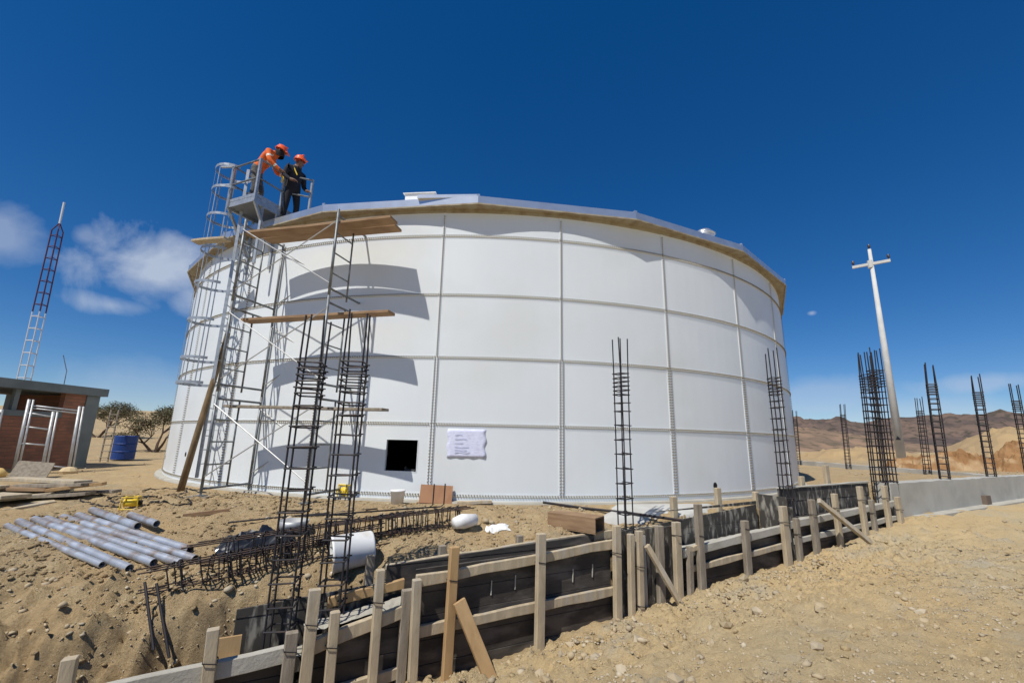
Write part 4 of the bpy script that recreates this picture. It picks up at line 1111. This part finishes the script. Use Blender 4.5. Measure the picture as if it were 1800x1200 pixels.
bp = [(-8.9, 7.6, .02, 2.6, .22, .25, M_WOODS), (-8.6, 7.5, .09, 2.4, .24, .05, M_WOOD), (-8.3, 7.25, .05, 2.0, .26, -.3, M_WOODS), (-7.6, 7.35, .0, 1.0, .25, .6, M_WOODS), (-7.4, 7.55, .10, 1.3, .2, -.15, M_WOODG), (-7.15, 7.4, .04, .9, .16, .1, M_WOODG),
      (-6.95, 7.45, .12, .7, .12, .35, M_WOODN), (-7.8, 7.75, .19, 1.7, .2, -.22, M_WOODS), (-8.8, 7.2, .16, 1.6, .25, .1, M_WOODS), (-7.3, 7.1, -.02, .55, .3, .9, M_WOODS), (-7.0, 7.7, .02, 1.0, .14, 0, M_WOODG)]
bl_lab = ['long pale board at the bottom of the left board pile', 'long brown board crossing the left board pile', 'wide pale board jutting toward the camera from the pile', 'short pale board at the front of the board pile', 'grey board near the top of the pile', 'short grey offcut at the right of the pile',
          'small fresh-wood offcut on the right end of the pile', 'topmost pale board lying across the pile', 'wide board at the left photo edge of the pile', 'square pale offcut leaning at the pile front', 'thin grey board behind the pile']
for (x, y, dz, l, w, a, m), lab in zip(bp, bl_lab):
    z = zg(x, y) + .05 + dz; dx, dy = math.cos(a) * l / 2, math.sin(a) * l / 2
    board((x - dx, y - dy, z - random.uniform(.0, .04)), (x + dx, y + dy, z + random.uniform(0, .06)), w * 1.35, .05, lab, m, 'loose_board', 'board', 'boards piled at the left')

# ------------------------------------------------------------------ lattice mast and utility pole
ms = thing('radio_mast', (-17.8, 16.1, -.25), 'tall thin lattice radio mast, white below and dark red above', 'mast')
M_MW = mat('mast_white', (.66, .67, .68), .6); M_MR = mat('mast_red', (.09, .025, .05), .6)
base, topc = Vector((-17.76, 16.14, -.25)), Vector((-17.9, 15.98, 8.55))
cr_ = [Vector((.20 * math.cos(q), .20 * math.sin(q), 0)) for q in (R(-40), R(80), R(200))]
split = .625
for cv in cr_:
    MB().tube(base + cv, base.lerp(topc, split) + cv, .02, 6).build('mast_leg', M_MW, ms); MB().tube(base.lerp(topc, split) + cv, topc + cv * .9, .022, 6).build('mast_leg', M_MR, ms)
    MB().tube(topc + cv * .9, topc + Vector((0, 0, .32)), .02, 6).build('mast_cap', M_MR, ms)
for i in range(19):
    u = (i + .5) / 19; p = base.lerp(topc, u); m = M_MW if u < split else M_MR
    for a, b in ((0, 1), (1, 2), (2, 0)): MB().tube(p + cr_[a], p + cr_[b], .014, 5).build('mast_rung', m, ms)
MB().tube(topc + Vector((0, 0, .3)), topc + Vector((-.02, -.02, 1.2)), .035, 8).build('antenna', M_MW, ms)
up_ = thing('utility_pole', (20.94, 24.2, 0), 'pale concrete utility pole with a short crossarm', 'utility pole')
MB().tube((20.94, 24.2, -.4), (21.02, 24.13, 12.35), .215, 16, .085).build('pole_shaft', M_CONCP, up_, True)
ca, cb_ = Vector((20.33, 24.72, 11.43)), Vector((21.64, 23.56, 11.43)); carm = MB().beam(ca, cb_, .13, .15).build('crossarm', M_CONCP, up_)
ins = MB().lathe([(.0, .32), (.05, .31), (.075, .25), (.05, .22), (.085, .16), (.05, .12), (.035, .08), (.03, 0)], 10).mesh('insulator', mat('porcelain', (.05, .035, .04), .4))
for p in (ca + Vector((.05, -.04, .07)), cb_ + Vector((-.05, .04, .07)), Vector((21.02, 24.13, 12.34))): inst(ins, 'insulator', carm if p.z < 12 else up_, p - Vector((20.94, 24.2, 0)))
MB().tube((20.97, 24.17, 11.2), (20.97, 24.17, 11.65), .14, 12).build('crossarm_collar', M_CONCP, up_)
wd = Vector((-20.94, -24.2, 0)).normalized(); ws = Vector((-wd.y, wd.x, 0)); c0 = Vector((20.94, 24.2, 1.35)) + wd * .215
tri = [c0 + ws * -.12, c0 + ws * .12, c0 + Vector((0, 0, .2))]; MB().add(tri + [p + wd * .006 for p in tri], [(3, 4, 5), (0, 3, 5, 2), (1, 4, 3, 0), (2, 5, 4, 1)]).build('warning_mark', M_DARK, up_)

# ------------------------------------------------------------------ thorn tree behind the site


def tree(loc, label, H=2.7, spread=2.6, seed=1, lean=(-.6, 0)):
    rnd = random.Random(seed); loc = Vector(loc); o = thing('thorn_tree', loc, label, 'tree', 'thorn trees behind the site')
    wood = MB(); tips = []

    def grow(p, d, l, r_, lev):
        pts = [p]; q = p
        for i in range(4):
            d = (d + Vector((rnd.uniform(-.22, .22), rnd.uniform(-.22, .22), rnd.uniform(-.04, .12)))).normalized(); q = q + d * l / 4; pts.append(q)
        wood.path(pts, lambda u: r_ * (1 - .55 * u), 5)
        if lev >= 2: tips.extend(pts[2:])
        if lev < 4:
            for k in range(3 if lev else 3):
                an = rnd.uniform(0, 6.28); sp = Vector((math.cos(an), math.sin(an), 0)); nd = (d * .55 + sp * .75 + Vector((0, 0, .12 if lev < 2 else -.02))).normalized()
                grow(pts[rnd.choice((3, 4, 4))], nd, l * rnd.uniform(.6, .8), r_ * .52, lev + 1)
    for k, (dx, dy) in enumerate(((-.75, -.1), (.15, .3), (.55, -.15))): grow(loc + Vector((.05 * k, 0, -.1)), Vector((dx, dy, .8)).normalized(), H * .42, .085, 0)
    wood.build('trunk', mat('thorn_bark', (.10, .065, .045), .95), o)
    lv = MB(); 
    for t in tips:
        for _ in range(7):
            c = t + Vector((rnd.gauss(0, .13), rnd.gauss(0, .13), rnd.gauss(0, .08))); a, b = Vector((rnd.uniform(-1, 1), rnd.uniform(-1, 1), rnd.uniform(-.6, .6))).normalized() * .045, Vector((rnd.uniform(-1, 1), rnd.uniform(-1, 1), rnd.uniform(-1, 1))).normalized() * .03
            lv.add([c - a, c + b, c + a, c - b], [(0, 1, 2, 3)])
    lv.build('crown', mat('thorn_leaf', (.095, .10, .045), .8, col2=(.15, .125, .07), scale=2), o)
    return o


tree((-18.3, 23.4, zg(-18.3, 23.4)), 'bare spreading thorn tree between the brick hut and the tank', 2.6, seed=3)
tree((-20.5, 29.5, zg(-20.5, 29.5)), 'smaller thorn tree half hidden behind the tank edge', 2.4, seed=8)
tree((-27.0, 29.5, zg(-27, 29.5)), 'distant thorn tree close behind the brick hut roof', 2.9, seed=12)

# ------------------------------------------------------------------ things lying about inside the site
pl = [((-6.29, 5.92), (-4.34, 5.14)), ((-6.28, 6.04), (-4.01, 5.10)), ((-6.18, 6.13), (-3.86, 5.23)), ((-6.04, 6.15), (-3.60, 5.27)), ((-5.9, 6.22), (-3.50, 5.36)), ((-5.78, 6.3), (-3.68, 5.52)), ((-5.66, 6.36), (-4.62, 5.88)), ((-5.0, 6.2), (-4.45, 5.96))]
pl_lab = ['nearest dull grey steel pipe of the row on the ground', 'second steel pipe from the front of the row', 'third steel pipe from the front of the row', 'fourth steel pipe from the front, reaching farthest right', 'fifth steel pipe from the front of the row', 'sixth steel pipe, rearmost of the long ones', 'shorter steel pipe lying on the back of the row', 'shortest steel pipe offcut behind the pipe row']
for i, ((a, b), lab) in enumerate(zip(pl, pl_lab)):
    rr = .043 if i else .034; za = float(gz0(a[0], a[1])) + rr + .01; zb_ = float(gz0(b[0], b[1])) + rr + .01
    if i >= 6: za += .05; zb_ += .05
    o = MB().pipe((a[0], a[1], za), (b[0], b[1], zb_), rr, rr - .006, 18).build('steel_pipe', mat('galv_pipe', (.50, .54, .60), .45, metal=.45, col2=(.37, .39, .42), scale=5, col3=(.26, .19, .14), scale3=3.5), None, True, org=(a[0], a[1], za)); tag(o, lab, 'pipe', 'steel pipes laid on the earth')
    es = o.modifiers.new('es', 'EDGE_SPLIT'); es.split_angle = R(40)
# white bucket on its side
bk = thing('plastic_bucket', (-1.98, 5.5, -.40), 'large white plastic bucket lying on its side by the trench', 'bucket')
M_WPL = mat('white_plastic', (.80, .80, .78), .5, col2=(.66, .64, .58), scale=5, contrast=(.5, .7)); prof = [(.0, 0), (.172, 0), (.182, .02), (.20, .44), (.208, .445), (.208, .47), (.194, .47), (.176, .03), (.0, .03)]
ob = MB().lathe(prof, 28).build('bucket_shell', M_WPL, None, True); ob.parent = bk; ob.location = (.36, .20, .06)
q = Vector((-.86, -.47, -.10)).to_track_quat('Z', 'Y'); ob.rotation_mode = 'QUATERNION'; ob.rotation_quaternion = q
# crumpled sheets


def crumple(name, c, sx, sy, h, m, label, cat, seed, rz=0.0, n=16):
    rs = np.random.default_rng(seed); vs = []
    for j in range(n + 1):
        for i in range(n + 1):
            u, v = i / n * 2 - 1, j / n * 2 - 1; e = 1 - max(abs(u), abs(v)) ** 3; ir = 1 + .2 * math.sin(u * 5 + seed) * abs(v)
            x, y = u * sx * ir, v * sy * ir; xr = c[0] + x * math.cos(rz) - y * math.sin(rz); yr = c[1] + x * math.sin(rz) + y * math.cos(rz)
            vs.append((xr, yr, float(gz(xr, yr)) + .012 + e * h * (.5 + .9 * abs(float(fbm(np.array(u * 2.2), np.array(v * 2.2), 1.3, 3, seed)))) + rs.uniform(0, .25) * h * e))
    o = MB().add(vs, [(j * (n + 1) + i, j * (n + 1) + i + 1, (j + 1) * (n + 1) + i + 1, (j + 1) * (n + 1) + i) for j in range(n) for i in range(n)]).build(name, m, None, False, org=(c[0], c[1], zg(*c[:2])))
    return tag(o, label, cat)


crumple('plastic_sheet', (-3.05, 5.72), .42, .17, .14, mat('black_sheet', (.02, .022, .028), .28, spec=.6), 'crumpled glossy black plastic sheet beside the lying rebar cages', 'plastic sheet', 4, .5)
pn = MB().lathe([(.0, .02), (.15, .02), (.17, .10), (.185, .10), (.165, .0), (.0, .0)], 24, (-2.75, 6.03, -.22)).build('metal_basin', M_SILV, None, True, org=(-2.75, 6.03, -.22)); tag(pn, 'shiny round metal basin at the end of the black sheet', 'basin')
wr_ = MB().path([(-.72, 6.27, -.16), (-.62, 6.36, -.15), (-.45, 6.48, -.14)], lambda u: .07 + .03 * math.sin(u * 3), 12).build('plastic_roll', M_WPL, None, True, org=(-.6, 6.36, -.2)); tag(wr_, 'white rolled plastic at the far end of the lying cage', 'plastic roll')
crumple('plastic_sheet', (-.16, 6.52), .16, .07, .05, M_WPL, 'small flat scrap of white plastic right of the white roll', 'plastic scrap', 9, .2, 8)
o = MB().beam((-4.46, 6.43, float(gz0(-4.46, 6.43)) + .03), (-3.98, 6.66, float(gz0(-3.98, 6.66)) + .04), .07, .05).build('wood_stake', M_WOOD, None, org=(-4.2, 6.5, -.2)); tag(o, 'short brown wooden stake lying between pipes and scaffold', 'stake')
# yellow motor and cable
def motor(loc, s, label, rz):
    o = thing('concrete_vibrator', loc, label, 'machine', 'yellow machines'); L = Vector(loc); ex, ey = Vector((math.cos(rz), math.sin(rz), 0)), Vector((-math.sin(rz), math.cos(rz), 0)); P = lambda a, b, c: L + ex * a * s + ey * b * s + Vector((0, 0, c * s))
    MB().tube(P(-.13, 0, .13), P(.13, 0, .13), .085 * s, 14).build('motor_body', M_YEL, o, True); MB().tube(P(.13, 0, .13), P(.19, 0, .13), .05 * s, 12).build('motor_nose', M_BLACK, o, True)
    for y in (-.11, .11): MB().path([P(-.16, y, .0), P(-.15, y, .25), P(.12, y, .25), P(.16, y, .0), P(-.16, y, .0)], .014 * s, 6).build('skid_frame', M_YEL, o)
    for x in (-.12, .1): MB().tube(P(x, -.11, .25), P(x, .11, .25), .013 * s, 6).build('skid_bar', M_YEL, o)
    MB().box(P(-.04, 0, .235), (.1 * s, .09 * s, .05 * s), ex, ey).build('switch_box', M_BLACK, o); return o


motor((-5.50, 6.80, zg(-5.5, 6.8)), .66, 'small yellow concrete vibrator motor on the open earth', .4)
motor((-2.86, 8.22, zg(-2.86, 8.22)), .9, 'yellow motor standing against the tank foot behind the columns', 1.2)


def lay(pts, r_, name, label, m, cat):
    P = []
    for (x, y) in pts: P.append(Vector((x, y, zg(x, y) + r_ * 1.1)))
    fine = []; Q = [P[0]] + P + [P[-1]]
    for i in range(1, len(Q) - 2):
        for k in range(8):
            u = k / 8; a0, a1, a2, a3 = Q[i - 1], Q[i], Q[i + 1], Q[i + 2]
            q = .5 * ((2 * a1) + (a2 - a0) * u + (2 * a0 - 5 * a1 + 4 * a2 - a3) * u * u + (3 * a1 - a0 - 3 * a2 + a3) * u ** 3)
            q.z = zg(q.x, q.y) + r_ * .9; fine.append(q)
    o = MB().path(fine + [P[-1]], r_, 6).build(name, m, None, True, org=P[0]); return tag(o, label, cat)


lay([(-5.35, 6.85), (-5.1, 6.95), (-4.95, 7.25), (-5.3, 7.55), (-5.8, 7.7), (-6.2, 7.55), (-6.3, 7.3), (-6.0, 7.15), (-5.75, 7.3), (-5.6, 7.7), (-5.7, 8.2), (-6.0, 8.5)], .014, 'power_cable', 'black cable looping from the yellow motor toward the tank', M_BLACK, 'cable')
lay([(-5.65, 6.8), (-6.0, 6.85), (-6.35, 7.05), (-6.7, 7.2)], .012, 'flexible_hose', 'dark hose from the yellow motor to the board pile', M_BLACK, 'hose')
for (a, b), lab in zip((((-3.55, 4.74), (-3.22, 4.56)), ((-3.47, 4.79), (-3.10, 4.61))), ('left of two dark bars lying on the bank below the lying cages', 'right of two dark bars lying on the bank below the lying cages')):
    A_, B_2 = Vector((a[0], a[1], zg(*a) + .16)), Vector((b[0], b[1], zg(*b) + .10)); u_ = np.linspace(0, 1, 12); dz_ = max(float(zg(A_.x + (B_2.x - A_.x) * u, A_.y + (B_2.y - A_.y) * u) - (A_.z + (B_2.z - A_.z) * u)) for u in u_) + .015; A_.z += dz_; B_2.z += dz_; tag(MB().tube(A_, B_2, .013, 7).build('steel_bar', M_REBAR, None, org=A_), lab, 'rebar', 'loose bars')
lay([(-6.6, 8.35), (-6.45, 8.7), (-6.2, 8.85), (-5.9, 8.6), (-5.4, 8.3)], .012, 'power_cable', 'thin black cable at the foot of the caged ladder', M_BLACK, 'cable')
# things along the tank foot
wb = thing('plastic_bucket', (-1.81, 7.55, zg(-1.81, 7.55)), 'small white upright bucket at the tank foot below the manhole', 'bucket')
ob = MB().lathe([(.0, .0), (.095, 0), (.115, .20), (.124, .205), (.124, .225), (.11, .225), (.0, .225)], 20, wb.location).build('bucket_shell', M_WPL, wb, True)
MB().path([wb.location + Vector((math.cos(q) * .12, math.sin(q) * .03 - .1, .2 - .1 * math.sin(q))) for q in np.linspace(0, math.pi, 8)], .004, 5).build('bail_handle', M_SILV, wb)
for i, (x, y, s) in enumerate(((-1.55, 7.72, .07), (-1.62, 7.78, .05), (-1.5, 7.62, .045))):
    pass
o = MB().beam((-1.22, 7.73, -.12), (-1.22, 7.84, .16), .54, .03, side=(.98, .12, 0)).build('plywood_sheet', mat('ply_orange', (.36, .19, .10), .8, col2=(.28, .14, .07), scale=4), None, org=(-1.22, 7.73, -.12)); tag(o, 'reddish plywood panel leaning on the tank foot', 'plywood')
o = board((-.85, 7.72, -.085), (-.28, 7.74, -.085), .10, .05, 'pale plank lying flat along the tank foot', M_WOODS, 'loose_board', 'board')
sl_ = MB().add([(0, 0, 0), (.46, .02, 0), (.36, .33, 0), (.10, .36, 0), (0, 0, .05), (.46, .02, .05), (.36, .33, .06), (.10, .36, .06)], [(0, 3, 2, 1), (4, 5, 6, 7), (0, 1, 5, 4), (1, 2, 6, 5), (2, 3, 7, 6), (3, 0, 4, 7)]).build('concrete_slab', mat('slab_pale', (.50, .49, .45), .9), None); sl_.location = (.58, 6.12, float(gz0(.75, 6.25)) + .045); sl_.rotation_euler = (.22, -.05, .05); tag(sl_, 'broken pale concrete slab lying behind the middle formwork', 'slab')
bx = thing('wooden_trough', (.95, 6.6, float(gz0(.95, 6.6))), 'open-ended grey wooden box lying behind the formwork', 'box')
ex, ey = Vector((.80, -.60, 0)).normalized(), Vector((.60, .80, 0)).normalized(); L = Vector(bx.location) + Vector((0, 0, .02))
for nm, c, sz in (('side_board', ey * -.13 + Vector((0, 0, .1)), (.75, .02, .17)), ('side_board', ey * .13 + Vector((0, 0, .1)), (.75, .02, .17)), ('top_board', Vector((0, 0, .196)), (.75, .28, .018)), ('bottom_board', Vector((0, 0, .012)), (.75, .28, .018)), ('end_stop', ex * -.36 + Vector((0, 0, .1)), (.02, .24, .165))):
    MB().box(L + c, sz, ex, ey).build(nm, M_WOOD, bx)

# ------------------------------------------------------------------ stones
def ico():
    bm = bmesh.new(); bmesh.ops.create_icosphere(bm, subdivisions=1, radius=1.0); v = np.array([p.co[:] for p in bm.verts]); f = [tuple(x.index for x in q.verts) for q in bm.faces]; bm.free(); return v, np.array(f)


IV, IF = ico()
OV = np.array([(1, 0, 0), (-1, 0, 0), (0, 1, 0), (0, -1, 0), (0, 0, 1), (0, 0, -1)], float); OF = np.array([(0, 2, 4), (2, 1, 4), (1, 3, 4), (3, 0, 4), (2, 0, 5), (1, 2, 5), (3, 1, 5), (0, 3, 5)])


def scatter(name, px, py, size, V, Fc, m):
    n = len(px); pz = gz(px, py)
    s3 = size[:, None] * RNG.uniform([.7, .5, .35], [1.3, 1.1, .8], (n, 3)); a = RNG.uniform(0, 6.28, n); jit = 1 + RNG.uniform(-.28, .28, (n, len(V), 1))
    P = V[None] * jit * s3[:, None, :]; ca, sa = np.cos(a)[:, None], np.sin(a)[:, None]
    X = P[..., 0] * ca - P[..., 1] * sa + px[:, None]; Y = P[..., 0] * sa + P[..., 1] * ca + py[:, None]; Z = P[..., 2] + (pz + s3[:, 2] * .25)[:, None]
    vv = np.stack([X, Y, Z], -1).reshape(-1, 3); ff = (Fc[None] + (np.arange(n) * len(V))[:, None, None]).reshape(-1, 3)
    me = bpy.data.meshes.new(name); me.vertices.add(len(vv)); me.vertices.foreach_set('co', vv.astype(np.float32).ravel()); me.loops.add(ff.size); me.loops.foreach_set('vertex_index', ff.astype(np.int32).ravel())
    me.polygons.add(len(ff)); me.polygons.foreach_set('loop_start', np.arange(0, ff.size, 3, dtype=np.int32)); me.materials.append(m); me.update(calc_edges=True)
    o = bpy.data.objects.new(name, me); COL.objects.link(o); o['kind'] = 'stuff'; return o


def ok_mask(x, y):
    t = (x - WO[0]) * WE[0] + (y - WO[1]) * WE[1]; s = -((x - WO[0]) * WM[0] + (y - WO[1]) * WM[1]); d = np.hypot(x - TC[0], y - TC[1]) - TR
    return ((s > .5) | (s < -.14)) & (d > .25) & ~((s > 0) & (x > 1.4) & (x < 3.6) & (d < 1.2)), t, s, d


def pick(n, box, dens, lo, hi, pw):
    x = RNG.uniform(box[0], box[1], n); y = RNG.uniform(box[2], box[3], n); ok, t, s, d = ok_mask(x, y)
    k = ok & (RNG.uniform(0, 1, n) < dens(x, y, t, s)); x, y = x[k], y[k]; return x, y, lo + (hi - lo) * RNG.uniform(0, 1, len(x)) ** pw


clump = lambda x, y, f, sd: np.clip(.5 + 1.6 * fbm(x, y, f, 3, sd), 0, 1)
ax, ay, asz = pick(90000, (-6.5, 9, 1.8, 9), lambda x, y, t, s: .15 + clump(x, y, .9, 77) ** 1.5 * .85, .005, .019, 2.6); scatter('gravel', ax, ay, asz, OV, OF, M_STONE)['label'] = 'fine loose gravel strewn over the earth'
ax, ay, asz = pick(14000, (-6, 8, 1.8, 8), lambda x, y, t, s: np.where(s < 0, np.exp(-((-s - .5) / .6) ** 2) * .9 + .12, .10 + .55 * (t < -.5) * (s < 1.8) + .5 * ((x > .1) & (x < 1.4) & (s < 1.6))) * clump(x, y, 1.3, 91), .014, .045, 2.2)
scatter('rubble', ax, ay, asz, IV, IF, M_STONE)['label'] = 'small broken stones on the trench banks'
ax, ay, asz = pick(6000, (-20, 24, 7, 28), lambda x, y, t, s: clump(x, y, .5, 55) * .5, .02, .05, 2); scatter('rubble', ax, ay, asz, OV, OF, M_STONE)['label'] = 'scattered stones on the ground farther off'
ax, ay, asz = pick(26000, (-6.5, 8.5, 1.8, 8.6), lambda x, y, t, s: np.where(s > 0, 1.0, np.where(-s < .9, .7, .16)) * (.12 + .8 * clump(x, y, 1.6, 131) ** 2), .012, .042, 2.4)
scatter('earth_clods', ax, ay, asz, IV, IF, M_EARTH)['label'] = 'crumbly earth clods over the site ground'
rock_me = []
for k in range(5):
    v = IV * (1 + RNG.uniform(-.3, .3, (len(IV), 1))); me = bpy.data.meshes.new('stone'); me.from_pydata([tuple(q) for q in v], [], [tuple(q) for q in IF]); me.materials.append(M_STONE); rock_me.append(me)
cnt = 0
while cnt < 34:
    t = random.uniform(-1.0, 5.5); so_ = random.choice((random.uniform(.22, .55), random.uniform(.4, 2.6))); p = wp(t, 0, so_)
    if p.y < 2.3: continue
    s = random.uniform(.03, .075); o = bpy.data.objects.new('stone', rock_me[cnt % 5]); COL.objects.link(o); o.location = (p.x, p.y, zg(p.x, p.y) + s * .2); o.scale = (s * 1.25, s, s * .7); o.rotation_euler = (random.random(), random.random(), random.random() * 6)
    tag(o, 'loose pale stone on the earth bank in front of the formwork', 'stone', 'loose stones on the earth bank'); cnt += 1
# every tagged object is a thing
for o in bpy.data.objects:
    if 'category' in o.keys() and 'kind' not in o.keys(): o['kind'] = 'thing'
